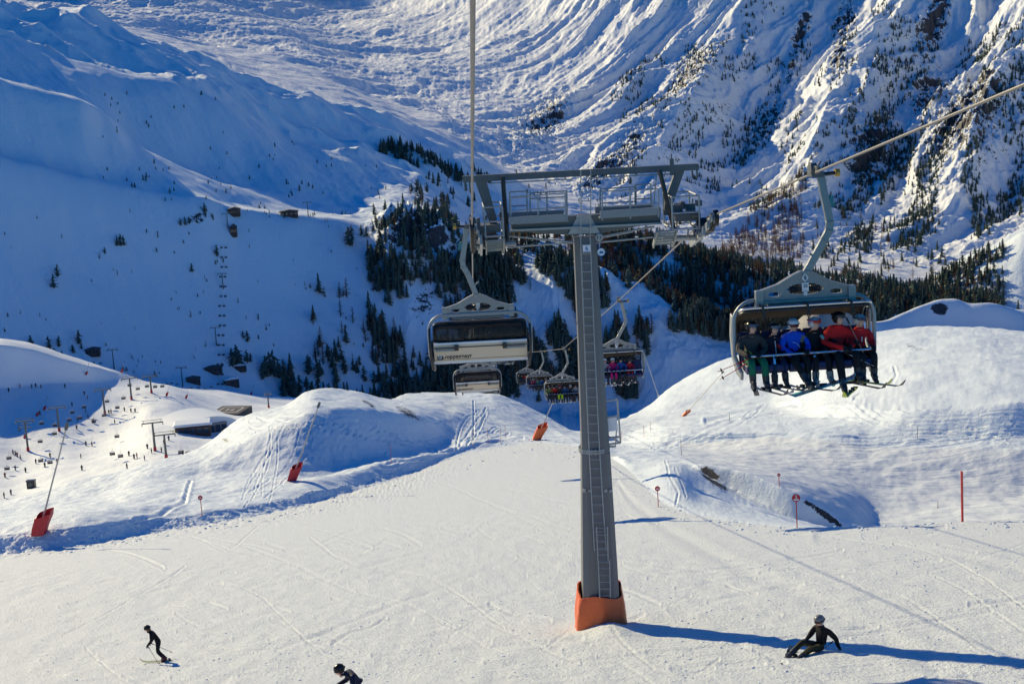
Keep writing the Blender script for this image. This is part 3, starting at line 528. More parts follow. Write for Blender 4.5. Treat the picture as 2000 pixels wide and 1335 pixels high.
def glove_mesh(mb, W_, D, mi=0, s=1.0):
    """a curled gloved hand at wrist W_ pointing along D"""
    D = V(D).normalized(); side = D.cross(V((0, 0, 1))); side = side.normalized() if side.length > .1 else V((1, 0, 0)); up = side.cross(D); W_ = V(W_)
    mb.ball(W_+D*.045*s, (.048*s, .045*s, .032*s), 10, 6, mi)
    for i, L in enumerate((.055, .065, .060, .048)):
        b = W_+D*.075*s+side*((i-1.5)*.021*s); mb.tube([b, b+D*L*.55*s-up*.008*s, b+D*L*.8*s-up*.035*s, b+D*L*.45*s-up*.055*s], [.012*s, .0115*s, .011*s, .009*s], 6, mi)
    b = W_+D*.03*s+side*.045*s; mb.tube([b, b+side*.02*s+D*.025*s-up*.012*s, b+side*.012*s+D*.055*s-up*.03*s], [.013*s, .012*s, .010*s], 6, mi)
def ski_mesh(L=1.6, w=.085):
    mb = MB(); pts = []
    for i in range(13):
        t = i/12; y = (t-.42)*L; z = .0 if t < .86 else .16*((t-.86)/.14)**1.7*.9; z += .02*(1-min(1, t/.06)) if t < .06 else 0
        ww = w*(1+.18*math.cos((t-.1)*math.pi*2.2)) if t < .93 else w*(1-(t-.93)/.07*.75)
        pts.append((y, z, ww))
    vs = []
    for y, z, ww in pts: vs += [(-ww/2, -y, z), (ww/2, -y, z), (ww/2, -y, z+.014), (-ww/2, -y, z+.014)]
    fs = [(0, 1, 2, 3)]+[(i*4+a, i*4+(a+1) % 4, i*4+4+(a+1) % 4, i*4+4+a) for i in range(12) for a in range(4)]+[(48, 51, 50, 49)]
    mb.add(vs, fs, 0)
    mb.box((0, -.05, .04), (.07, .07, .05), mi=1); mb.box((0, .25, .04), (.07, .09, .06), mi=1); return mb
def board_mesh():
    mb = MB(); n = 14; vs = []
    for i in range(n+1):
        t = i/n; x = (t-.5)*1.55; e = abs(t-.5)*2; w = .27*(1-.12*math.cos(t*2*math.pi)*-1) if e < .86 else .27*1.1*math.sqrt(max(0.02, 1-((e-.86)/.14)**2)); z = .07*max(0, (e-.84)/.16)**1.6
        vs += [(x, -w/2, z), (x, w/2, z), (x, w/2, z+.014), (x, -w/2, z+.014)]
    fs = [(0, 1, 2, 3)]+[(i*4+a, i*4+(a+1) % 4, i*4+4+(a+1) % 4, i*4+4+a) for i in range(n) for a in range(4)]+[(n*4, n*4+3, n*4+2, n*4+1)]
    mb.add(vs, fs, 0)
    for sx in (-.25, .25): mb.box((sx, 0, .04), (.11, .22, .05), mi=1)
    return mb
def person(label, root, rz, J, jacket, legs, glove=(.02, .02, .025), boot=(.05, .05, .055), helmet=(.03, .03, .03), goggles=(.02, .02, .03), strap=None, head_yaw=0, head_pitch=0, head_roll=0, fat=1.0, scale=1.0,
           skis=None, board=None, group=None, trim=None, rot=None, hair=None, sub=1, hands=True, goggles_up=False, boots=True):
    o = empty('person', root, rz, label, 'person', group, rot); o.scale = (scale,)*3
    me, ii = body_mesh(J, fat, sub)
    mb = MB(); mb.v = [tuple(v.co) for v in me.vertices]; mb.f = [tuple(p.vertices) for p in me.polygons]; mb.m = ii
    R = Euler((rad(head_pitch), rad(head_roll), rad(head_yaw))).to_matrix(); C = V(J['hea'])+V((0, 0, .02))
    head_parts(mb, C, R, 0, 5, 6)
    if hands:
        for s in 'lr': glove_mesh(mb, V(J['wr'+s]), V(J['ha'+s])-V(J['wr'+s]), 3)
    bo = mb.build('body', [SK, cm(jacket), cm(legs), cm(glove), cm(boot, .4), cm((.02, .015, .012)), cm((.35, .08, .07))], o)
    N_ = V(J['nec']); cl_ = MB(); cl_.tube([N_+V((math.cos(a)*.075, math.sin(a)*.07, -.02)) for a in np.linspace(0, 6.2832, 13)], .028*fat, 8, cap=False); cl_.build('collar', [cm(jacket)], o)
    if helmet is not None:
        h = MB()
        def fn(d, q):
            q = V(q)
            if d.z < -.05: q.z *= .40 if d.y < -.25 else .95
            if d.y < -.3 and d.z < .35: q.y *= .93; q.z = max(q.z, .012)
            return R @ q
        h.ball(C+R @ V((0, .012, .035)), (.126, .146, .130), 18, 12, 0, fn)
        hm = h.build('helmet', [cm(helmet, .3)], o)
    if hair is not None:
        h = MB(); h.ball(C+R @ V((0, .03, -.01)), (.095, .09, .12), 12, 8, 0, lambda d, q: R @ V(q)); h.tube([C+R @ V((0, .08, -.05)), C+R @ V((0, .12, -.16)), C+R @ V((.01, .13, -.26))], [.05, .04, .015], 8); h.build('hair', [cm(hair)], o)
    if goggles is not None:
        g = MB(); up = .078 if goggles_up else .018; vs = []; n = 10
        for j in range(2):
            for zz in (-.036, .036):
                for i in range(n+1):
                    a = rad(-68+136*i/n); rr = (.128 if j else .106)+(.022 if goggles_up else 0); vs.append(C+R @ V((math.sin(a)*rr*.86, -math.cos(a)*rr, up+zz*(1-.25*abs(math.sin(a)))+(0))))
        m1_ = n+1; fs = []
        for i in range(n): fs += [(i, i+1, m1_+i+1, m1_+i), (2*m1_+i, 3*m1_+i, 3*m1_+i+1, 2*m1_+i+1), (i, 2*m1_+i, 2*m1_+i+1, i+1), (m1_+i, m1_+i+1, 3*m1_+i+1, 3*m1_+i)]
        g.add(vs, fs, 0); n = 20; pts = []
        for i in range(n+1):
            a = rad(62+236*i/n); pts.append(C+R @ V((math.sin(a)*.132, -math.cos(a)*.152+.01, up+.02)))
        g.tube(pts, .012, 5, 1); g.build('goggles', [cm(goggles, .12), cm(strap or (.02, .02, .02))], o)
    if boots:
        for s in 'lr':
            A = V(J['an'+s]); T = V(J['to'+s]); d = (T-A); d.z = 0; d = d.normalized() if d.length > .01 else V((0, -1, 0)); dn = (T-A).normalized()
            b = MB(); K = V(J['kn'+s]); u = (K-A).normalized()
            b.tube([A+u*.14, A+u*.02, A-u*.03], [.078, .072, .07], 10); b.tube([A-u*.03-dn*.07, A-u*.045+dn*.06, A-u*.06+dn*.2], [.055, .062, .045], 8)
            b.build('boot', [cm(boot, .35)], o)
    if skis:
        for (p, yaw, pit, rol, col, L) in skis:
            sk = ski_mesh(L).build('ski', [cm(col, .3), M['black']], o); sk.location = p; sk.rotation_euler = (rad(pit), rad(rol), rad(yaw))
    if board:
        bd = board_mesh().build('snowboard', [cm(board[3], .3), M['black']], o); bd.location = board[0]; bd.rotation_euler = tuple(rad(a) for a in board[1]); bd.scale = (board[2],)*3
    if trim:
        for nm, pts, r, col in trim:
            t = MB(); t.tube(pts, r, 5); t.build(nm, [cm(col)], o)
    return o
def sit(lean=0.0, hl=(.13, -.36, .20), hr=(-.13, -.36, .20), kl=.13, kr=.13, footl=(0, 0, 0), footr=(0, 0, 0), w=1.0, el=None, er=None):
    """a seated figure facing -Y, seat level at z = 0"""
    J = dict(pel=(0, 0, .13), spi=(0, .03, .30), che=(lean*.4, .02, .45), nec=(lean*.8, -.005, .60), hea=(lean, -.03, .70),
             shl=(.19*w+lean*.4, .01, .50), ell=el or (.27*w, -.10, .27), wrl=hl, shr=(-.19*w+lean*.4, .01, .50), elr=er or (-.27*w, -.10, .27), wrr=hr,
             hil=(.10, -.03, .10), hir=(-.10, -.03, .10), knl=(kl, -.44, .08), knr=(-kr, -.44, .08),
             anl=(kl+footl[0], -.47+footl[1], -.36+footl[2]), anr=(-kr+footr[0], -.47+footr[1], -.36+footr[2]))
    for s in 'lr':
        a = V(J['el'+s]); b = V(J['wr'+s]); J['ha'+s] = tuple(b+(b-a).normalized()*.09); a = V(J['an'+s]); J['to'+s] = (a.x*1.03, a.y-.17, a.z-.055)
    return J
def stand(pose):
    J = dict(pel=(0, 0, .92), spi=(0, .0, 1.1), che=(0, 0, 1.28), nec=(0, 0, 1.46), hea=(0, -.02, 1.57), shl=(.19, 0, 1.36), shr=(-.19, 0, 1.36), ell=(.30, -.03, 1.10), elr=(-.30, -.03, 1.10), wrl=(.30, -.22, .95), wrr=(-.30, -.22, .95),
             hil=(.10, 0, .88), hir=(-.10, 0, .88), knl=(.12, -.06, .48), knr=(-.12, -.06, .48), anl=(.12, 0, .09), anr=(-.12, 0, .09))
    J.update(pose)
    for s in 'lr':
        a = V(J['el'+s]); b = V(J['wr'+s]); J['ha'+s] = tuple(b+(b-a).normalized()*.09)
        if 'to'+s not in J: a = V(J['an'+s]); J['to'+s] = (a.x, a.y-.17, a.z-.05)
    return J
def ski_pole(label, a, b, col=(.25, .25, .27), group='ski poles held by the riders'):
    a = V(a); b = V(b); d = (b-a).normalized(); o = empty('ski_pole', b, 0, label, 'ski pole', group)
    m = MB(); m.tube([a-b, V((0, 0, 0))], [.010, .006], 6); m.build('shaft', [cm(col, .35)], o)
    m = MB(); m.tube([a-b-d*.02, a-b+d*.12], [.020, .017], 8); m.build('grip', [M['rubber']], o)
    m = MB(); m.tube([-d*.085, -d*.07], [.05, .02], 10); m.build('basket', [M['black']], o)
    return o
# ---------------------------------------------------------------- the line of the chairlift
D_ = V(ray(921.5, 619)[:, 0]).normalized(); LYAW = math.atan2(-D_.x, D_.y)      # direction of travel down the line
TB = PR(1173, 1212, 43); TB.z = ground_z(TB.x, TB.y)
RZ = Matrix.Rotation(LYAW, 3, 'Z')
def TL(px, py, dy=0.0, base=TB):
    """photo pixel -> (x, z) in the pylon's own upright plane, dy metres behind it"""
    d = RZ.transposed() @ V(ray(px, py)[:, 0]); o = RZ.transposed() @ (-base); t = (dy-o.y)/d.y; p = o+d*t; return p.x, p.z
def T3(px, py, dy=0.0): x, z = TL(px, py, dy); return V((x, dy, z))
ROOT = empty('lift_pylon', TB, LYAW, 'grey lift pylon numbered 6 with orange foot padding and wide crossarm', 'lift pylon')
# shaft: eight-sided, tapering
def ringpts(cx, w, dpt, z, ch=.28):
    a, b = w/2, dpt/2; c = ch*w/2
    return [V((cx+x, y, z)) for x, y in ((-a+c, -b), (a-c, -b), (a, -b+c), (a, b-c), (a-c, b), (-a+c, b), (-a, b-c), (-a, -b+c))]
def shaftseg(mb, sec):
    vs = []
    for s_ in sec: vs += ringpts(*s_)
    n = len(sec); mb.add(vs, [tuple(range(8))[::-1], tuple((n-1)*8+i for i in range(8))]+[(k_*8+i, k_*8+(i+1) % 8, (k_+1)*8+(i+1) % 8, (k_+1)*8+i) for k_ in range(n-1) for i in range(8)])
def sx_at(py, l, r):
    x0, z0 = TL(l, py); x1, z1 = TL(r, py); return (x0+x1)/2, x1-x0, (z0+z1)/2
mb = MB(); sec = []
for py, l, r in ((1236, 1136, 1211), (1140, 1137, 1206), (880, 1135, 1190), (660, 1128.5, 1175), (462, 1120, 1163)):
    cx, w, z = sx_at(py, l, r); sec.append((cx, w, w*.95, z))
sec[0] = (sec[0][0], sec[0][1], sec[0][2], -1.0)
shaftseg(mb, sec[:3]); shaftseg(mb, [(sec[2][0], sec[2][1]*.97, sec[2][2]*.97, sec[2][3]), *sec[3:]]); mb.build('shaft', M['shaft'], ROOT, smooth=False)
mb = MB(); cx, w, z = sx_at(876, 1131, 1190); mb.cyl((cx, 0, z-.05), (cx, 0, z+.0), w/2*1.05, 24); mb.cyl((cx, 0, z+.02), (cx, 0, z+.07), w/2*1.05, 24)
for i in range(24):
    a = i*math.pi/12; mb.cyl((cx+math.cos(a)*w*.49, math.sin(a)*w*.49, z-.09), (cx+math.cos(a)*w*.49, math.sin(a)*w*.49, z+.11), .018, 6)
mb.build('flange', M['steel'], ROOT)
for px in (1139, 1150, 1180, 1190):
    x, zz = TL(px, 950); mb = MB(); mb.box((x, -.40, zz), (.09, .14, .09)); mb.build('lug', M['steel'], ROOT)
shx = lambda z: np.interp(z, [s_[3] for s_ in sec], [s_[0] for s_ in sec]); shd = lambda z: np.interp(z, [s_[3] for s_ in sec], [s_[2]/2 for s_ in sec])
# ladder on the camera side
mb = MB(); pts = [(1131, 1150, 330), (1131.5, 1150, 470), (1138, 1157, 640), (1146, 1166, 840), (1152, 1173, 960), (1157.5, 1180, 1060)]
def lad(py): return np.interp(py, [p[2] for p in pts], [p[0] for p in pts]), np.interp(py, [p[2] for p in pts], [p[1] for p in pts])
rl = []; rr_ = []
for py in (330, 400, 462, 640, 840, 960, 1062):
    a, b = lad(py); xa, za = TL(a, py); xb, zb = TL(b, py); yy = -(shd(za)+.14) if py > 440 else -.62; rl.append(V((xa, yy, za))); rr_.append(V((xb, yy, zb)))
mb.tube(rl, .019, 6); mb.tube(rr_, .019, 6)
for py in np.arange(372, 1062, 17.2):
    a, b = lad(py); xa, za = TL(a, py); xb, zb = TL(b, py); yy = -(shd(za)+.14) if py > 440 else -.62; mb.tube([V((xa, yy, za)), V((xb, yy, zb))], .013, 5)
for j, (y0, y1, l, r) in enumerate(((1015, 1085, 1161, 1182), (1078, 1150, 1164, 1186))):
    xa, za = TL(l, y0); xb, zb = TL(l+3, y1); xc, zc = TL(r, y0); xd, zd = TL(r+1.5, y1); yy = -(shd(za)+.19+.03*j)
    mb.tube([V((xa, yy, za)), V((xb, yy-.03, zb))], .019, 6); mb.tube([V((xc, yy, zc)), V((xd, yy-.03, zd))], .019, 6)
    for t in np.linspace(.05, .95, 6): mb.tube([V((xa+(xb-xa)*t, yy-.03*t, za+(zb-za)*t)), V((xc+(xd-xc)*t, yy-.03*t, zc+(zd-zc)*t))], .014, 5)
mb.build('ladder', M['steel'], ROOT)
# padding skirt at the foot: folded tarpaulin panels
mb = MB(); n = 48; vs = []; ct = sx_at(1150, 1130, 1213); cb = sx_at(1224, 1121, 1226)
for k_ in range(9):
    t = k_/8; cx = ct[0]+(cb[0]-ct[0])*t; w = (ct[1]+(cb[1]-ct[1])*t)*1.09*(1+.02*math.sin(t*6)); z = ct[2]+(cb[2]-.35-ct[2])*t
    for j in range(n):
        a = 2*math.pi*(j+.5)/n; q = 1/max(abs(math.cos(((a+math.pi/6) % (math.pi/3))-math.pi/6)), .5)*.93; fold = 1+.02*math.sin(a*5+t*4)+.012*math.sin(a*13+t*9)+.03*t*math.sin(a*3+1)
        top = (.10*math.sin(a*3+.6)+.09*math.sin(a)) if k_ == 0 else .3*(.10*math.sin(a*3+.6)+.09*math.sin(a)) if k_ == 1 else 0
        vs.append(V((cx+math.cos(a)*w/2*q*fold, math.sin(a)*w/2*q*fold, z+top)))
m0 = len(vs); vs2 = [V((v.x*.94+.06*ct[0], v.y*.94, v.z)) for v in vs[:n]]; vs += vs2
mb.add(vs, [(k_*n+j, k_*n+(j+1) % n, (k_+1)*n+(j+1) % n, (k_+1)*n+j) for k_ in range(8) for j in range(n)]+[(j, m0+j, m0+(j+1) % n, (j+1) % n) for j in range(n)])
pd = mb.build('foot_padding', M['orange'], ROOT)
# crossarm: deep steel box girder, deepest over the shaft
top = [(998, 431), (1108, 421), (1180, 417), (1288, 404)]; bot = [(1288, 432), (1230, 443), (1165, 455), (1118, 458), (1060, 454), (998, 449)]
poly = [TL(*p) for p in top+bot]; mb = MB(); mb.prism(poly, .55, (0, 0, 0)); mb.build('crossarm', M['beam'], ROOT, False, .01)
mb = MB(); a = T3(996, 450, -.35); b = T3(1292, 436, -.35); mb.beam(a, b, .06, .16, (0, 1, 0)); a = T3(996, 450, .35); b = T3(1292, 436, .35); mb.beam(a, b, .06, .16, (0, 1, 0))
for y0, px in ((-.31, 1135), (.31, 1135)): mb.prism([TL(1108, 455), TL(1126, 420), TL(1150, 418), TL(1170, 453)], .05, (0, y0, 0))
mb.build('flange_plate', M['steel'], ROOT, False)
# upper beam and its raking legs
mb = MB(); mb.beam(T3(904, 350), T3(1363.5, 325.5), .19, .30, (0, 1, 0)); 
mb.build('upper_beam', M['beam'], ROOT, False, .008)
for px, py in ((908, 356), (917, 356), (1352, 331), (1361, 331)):
    mb = MB(); a = T3(px, py); mb.beam(a, a-V((0, 0, .26)), .05, .05); mb.build('rope_guide', M['beam'], ROOT, False)
for poly in ([(928, 354), (950, 353), (970, 425), (972, 446), (960, 447)], [(1337, 331), (1319, 332), (1298, 392), (1296, 420), (1306, 420)]):
    mb = MB(); mb.prism([TL(*p) for p in poly], .16); mb.build('raking_leg', M['beam'], ROOT, False, .006)
for a, b in (((982, 344), (991, 470)), ((1288, 331), (1316, 446))):
    mb = MB(); mb.tube([T3(*a, -.5), T3(*b, -.5)], .07, 8); mb.build('strut', M['black'], ROOT)
mb = MB()
for a, b in (((1283, 336), (1276, 402)), ((956, 358), (1118, 350)), ((1150, 347.5), (1308, 340)), ((995, 461), (1120, 473)), ((990, 483), (1125, 473)), ((1165, 464), (1278, 442)), ((1160, 474), (1275, 463)), ((1164, 466), (1236, 452))):
    mb.tube([T3(*a, -.2), T3(*b, -.2)], .022 if a[1] < 460 else .03, 6)
mb.build('tie_rod', M['steel'], ROOT)
mb = MB(); mb.tube([T3(1312, 330), T3(1311.5, 300)], .02, 5); mb.box(T3(1312, 326, -.12), (.12, .1, .5)); mb.build('antenna', M['beam'], ROOT)
# walkways with railings
def railbox(l, r, tops, bl, br, dy, posts, nm='railing', rad_=.022):
    mb = MB()
    a0, a1 = T3(l, tops[0][0], dy), T3(r, tops[0][1], dy)
    for ta, tb in tops: mb.tube([T3(l, ta, dy), T3(r, tb, dy)], rad_, 6)
    for px in posts:
        t = (px-l)/(r-l); ya = tops[0][0]+(tops[0][1]-tops[0][0])*t; yb = bl+(br-bl)*t; mb.tube([T3(px, ya, dy), T3(px+.6, yb, dy)], rad_*1.15, 6)
    mb.build(nm, M['steel'], ROOT)
railbox(995, 1029, [(375, 373), (386, 384), (403, 401)], 430, 428, .75, [995, 1029])
railbox(1035, 1108, [(377, 373), (388, 384), (409, 405)], 428, 424, .75, [1035, 1068, 1107])
railbox(996, 1107, [(385, 377), (412, 404)], 433, 428, -.75, [997, 1051, 1104])
railbox(1171, 1243, [(369, 365), (397, 393)], 426, 421, .75, [1172, 1230, 1242])
railbox(1174, 1286, [(374, 369), (404, 398)], 430, 424, -.75, [1176, 1231, 1286])
railbox(1240, 1272, [(361, 359), (389, 387)], 412, 410, .75, [1240, 1271])
for l, r, ya, yb in ((994, 1109, 431, 425), (1172, 1288, 419, 412)):
    mb = MB(); A = T3(l, ya, -.78); B = T3(r, yb, -.78); A2 = V((A.x, .78, A.z)); B2 = V((B.x, .78, B.z)); ln = (B-A)
    mb.beam(A, B, .06, .22, (0, 0, 1)); mb.beam(A2, B2, .06, .22, (0, 0, 1))
    for i in range(36): p = A+ln*(i/35)-V((0, 0, .0)); mb.beam(p-V((0, 0, .10)), p+V((0, 1.56, -.10)), .025, .04, (0, 0, 1))
    mb.build('walkway', M['tread'], ROOT, False)
# sheave trains, one at each end
def sheaves(sx, pxc, pyc, flip):
    p0 = T3(pxc, pyc); slope = math.tan(rad(13.5)); n = 8
    for i in range(n):
        y = (i-(n-1)/2)*.56; z = p0.z-y*slope-.26-.00*(y*y); mb = MB(); mb.cyl((p0.x-.055, y, z), (p0.x+.055, y, z), .235, 24, 0); mb.cyl((p0.x-.07, y, z), (p0.x+.07, y, z), .17, 20, 1); mb.cyl((p0.x-.09, y, z), (p0.x+.09, y, z), .05, 10, 1)
        mb.build('sheave', [M['rubber'], M['steel']], ROOT)
    mb = MB()
    for k_ in range(n//2):
        y = (2*k_-(n-1)/2+.5)*.56; mb.beam((p0.x+sx*.13, y-.42, p0.z-(y-.42)*slope-.27), (p0.x+sx*.13, y+.42, p0.z-(y+.42)*slope-.27), .035, .17, (0, 0, 1))
    for k_ in range(n//4): y = (k_-.5)*2.24; mb.beam((p0.x+sx*.18, y-.7, p0.z-(y-.7)*slope-.42), (p0.x+sx*.18, y+.7, p0.z-(y+.7)*slope-.42), .05, .22, (0, 0, 1))
    mb.beam((p0.x+sx*.24, -1.3, p0.z+1.3*slope-.52), (p0.x+sx*.24, 1.3, p0.z-1.3*slope-.52), .07, .28, (0, 0, 1))
    mb.cyl((p0.x+sx*.1, 0, p0.z-.55), (p0.x+sx*1.3, 0, p0.z-.50), .09, 12); mb.build('rocker_beam', M['steel'], ROOT)
    return p0
SLp = sheaves(1, 922, 447, 0); SRp = sheaves(-1, 1376, 428, 0)
# catwalks and machinery beside each train
for l, r, t, b, dy in ((945, 984, 405, 460, -.9), (1312, 1367, 385, 445, -.9)):
    x0, z0 = TL(l, t, dy); x1, z1 = TL(r, b, dy)
    mb = MB()
    for yy in (dy, dy+1.8):
        for x in (x0, x1): mb.tube([(x, yy, z0), (x, yy, z1)], .028, 6)
        for z in (z0, (z0+z1)/2, z1): mb.tube([(x0, yy, z), (x1, yy, z)], .026, 6)
    for x in (x0, x1):
        for z in (z0, z1): mb.tube([(x, dy, z), (x, dy+1.8, z)], .024, 6)
    mb.build('service_cage', M['steel'], ROOT)
for cx0, sgn in ((952, 1), (1340, -1)):
    mb = MB(); R_ = random.Random(cx0); c = T3(cx0, 438 if sgn > 0 else 416)
    for i in range(16):
        p = c+V((R_.uniform(-.42, .42), R_.uniform(-.7, .7), R_.uniform(-.42, .38)))
        if i % 3 == 0: mb.box(p, (R_.uniform(.08, .3), R_.uniform(.1, .4), R_.uniform(.08, .3)))
        elif i % 3 == 1: mb.cyl(p, p+V((R_.uniform(.1, .4), 0, 0)), R_.uniform(.04, .11), 10)
        else: mb.tube([p, p+V((0, .1, -.25)), p+V((.1, .3, -.35))], .025, 6)
    mb.box(c+V((0, 0, -.1)), (.75, .9, .22)); mb.build('mounting', M['beam'], ROOT, False, .01)
for l, r, t, b in ((950, 983, 466, 489), (1278, 1315, 448, 476)):
    mb = MB(); x0, z0 = TL(l, t); x1, z1 = TL(r, b)
    for i in range(6):
        z = z0+(z1-z0)*i/5; mb.box(((x0+x1)/2, -.7+.18*i, z), (x1-x0, .16, .05))
    for x in (x0-.02, x1+.02): mb.beam((x, -.75, z0+.06), (x, .25, z1-.06), .04, .16, (0, 0, 1))
    mb.build('steps', M['tread'], ROOT, False)
# right hand idler group low at the outer end
mb = MB(); c = T3(1376, 418)
for i in range(3): mb.cyl(c+V((-.30, -.8+.55*i, -.25-.12*i)), c+V((.12, -.8+.55*i, -.25-.12*i)), .23-.02*i, 20)
mb.build('idler_wheel', M['black'], ROOT)
# number plate, rescue pulley, round disc
x0, z0 = TL(1135, 475); x1, z1 = TL(1149, 487); pc = V(((x0+x1)/2, -.66, (z0+z1)/2)); mb = MB(); mb.box(pc, (x1-x0+.02, .02, z0-z1+.02)); npl = mb.build('number_plate', M['white'], ROOT)
curve_text('numeral', '6', .17, M['blue'], npl, pc+V((0, -.014, .012)), (rad(90), 0, 0), bold=True)
mb = MB(); mb.box(pc+V((0, -.013, -.085)), (x1-x0-.02, .004, .02)); mb.build('plate_line', M['blue'], npl)
mb = MB(); c = T3(1170, 463, -.35); mb.tube([c+V((math.cos(a)*.09, 0, math.sin(a)*.09)) for a in np.linspace(0, 6.2832, 17)], .035, 8, cap=False); mb.box(c, (.06, .08, .18)); mb.tube([c-V((0, 0, .1)), c-V((0, 0, .42))], .014, 6); mb.build('pulley', M['steel'], ROOT)
mb = MB(); c = T3(1174, 492, -.35); mb.cyl(c-V((0, .02, 0)), c+V((0, .02, 0)), .12, 28); dsc = mb.build('hanging_disc', M['mirror'], ROOT)
mb = MB(); mb.tube([c+V((math.cos(a)*.12, -.02, math.sin(a)*.12)) for a in np.linspace(0, 6.2832, 25)], .012, 6, cap=False); mb.prism([(c.x-.075, c.z-.03), (c.x-.02, c.z+.05), (c.x+.01, c.z+.01), (c.x+.04, c.z+.04), (c.x+.08, c.z-.03), (c.x, c.z-.05)], .006, (0, c.y-.024, 0)); mb.build('disc_mark', M['blue'], dsc)
# gate frame bolted low on the shaft
mb = MB(); q = [T3(1178, 783, -.1), T3(1206, 780, -.1), T3(1212, 864, -.1), T3(1184, 868, -.1)]
for a, b in ((0, 1), (1, 2), (2, 3), (3, 0)): mb.beam(q[a], q[b], .05, .07)
mb.beam(q[0].lerp(q[3], .38), q[1].lerp(q[2], .38), .05, .07); mb.beam(q[0].lerp(q[3], .86), q[1].lerp(q[2], .86), .05, .14)
mb.beam(T3(1176, 873, -.1), T3(1203, 871, -.1), .05, .06); mb.beam(T3(1188, 842, .1), T3(1189, 872, .1), .03, .04); mb.beam(T3(1204, 838, .1), T3(1202, 872, .1), .03, .04); mb.beam(T3(1165, 840, 0), q[2], .05, .05)
fr = mb.build('rescue_frame', M['steel'], ROOT, False)
mb = MB(); mb.prism([TL(1185, 815), TL(1204, 813), TL(1206, 838), TL(1187, 841)], .03, (0, -.1, 0)); mb.build('white_panel', M['white'], fr, False)
# ---------------------------------------------------------------- ropes
SL = TB+RZ @ SLp; SR = TB+RZ @ SRp
def rope(label, pts, r):
    c = bpy.data.curves.new('r', 'CURVE'); mb = MB(); n = 0; P_ = []
    for a, b in zip(pts[:-1], pts[1:]):
        L = (b-a).length; kx = max(2, int(L/2.0))
        for i in range(kx):
            t = i/kx; p = a.lerp(b, t); p.z -= L*L*.0000*t*(1-t); P_.append(p)
    P_.append(pts[-1]); mb.tube(P_, r, 8); o = mb.build('haul_rope', M['ropem'], None); bpy.data.curves.remove(c)
    tag(o, label, 'haul rope'); return o
def along(S0, d, t): return S0-d*t
dl = (SL-PR(929, -20, 6.0)*1.0).normalized()
RL = [SL-D_*60, SL-V((0, 0, 0))]
left_pts = [SL-D_*62, SL-D_*2.2, SL+V((0, 0, -.02)), SL+D_*2.2+V((0, 0, -.12)), PR(924, 640, 88), PR(927, 680, 127), PR(928, 706, 255)]
right_pts = [SR-D_*62, SR-D_*2.2, SR+V((0, 0, -.02)), SR+D_*2.2+V((0, 0, -.2)), PR(1208, 587, 75), PR(1100, 681, 117), PR(1055, 686, 158), PR(1029, 688, 205), PR(1010, 694, 255)]
rope('steel haul rope running overhead down to the left end of the crossarm', left_pts, .025)
rope('steel haul rope rising from the right end of the crossarm past the six riders', right_pts, .025)
# ---------------------------------------------------------------- chair
def loft_shell(prof, hw, m, name, parent, rc=.22):
    """tinted canopy: a profile in (y, z) swept across, rounded in at both sides"""
    mb = MB(); n = 18; vs = []; xs = []
    for i in range(n+1):
        a = -math.pi/2+math.pi*i/n; e = math.sin(a); xs.append(math.copysign(abs(e)**.55, e)*hw)
    cy = sum(p[0] for p in prof)/len(prof); cz = sum(p[1] for p in prof)/len(prof)
    for y, z in prof:
        for x in xs:
            k_ = max(0, (abs(x)-(hw-rc))/rc); s_ = 1-(1-math.sqrt(max(0, 1-k_*k_)))*.32; vs.append((x, cy+(y-cy)*s_, cz+(z-cz)*s_))
    w = n+1; mb.add(vs, [(a*w+b, a*w+b+1, (a+1)*w+b+1, (a+1)*w+b) for a in range(len(prof)-1) for b in range(n)])
    o = mb.build(name, m, parent); s = o.modifiers.new('t', 'SOLIDIFY'); s.thickness = .012; return o, vs, w
def spring(mb, a, b, r, turns):
    pts = []; a = V(a); b = V(b); n = turns*8
    for i in range(n+1): t = i/n; p = a.lerp(b, t); pts.append(p+V((0, math.cos(t*turns*6.283)*r, math.sin(t*turns*6.283)*r)))
    mb.tube(pts, r*.28, 4)
XC = -.24
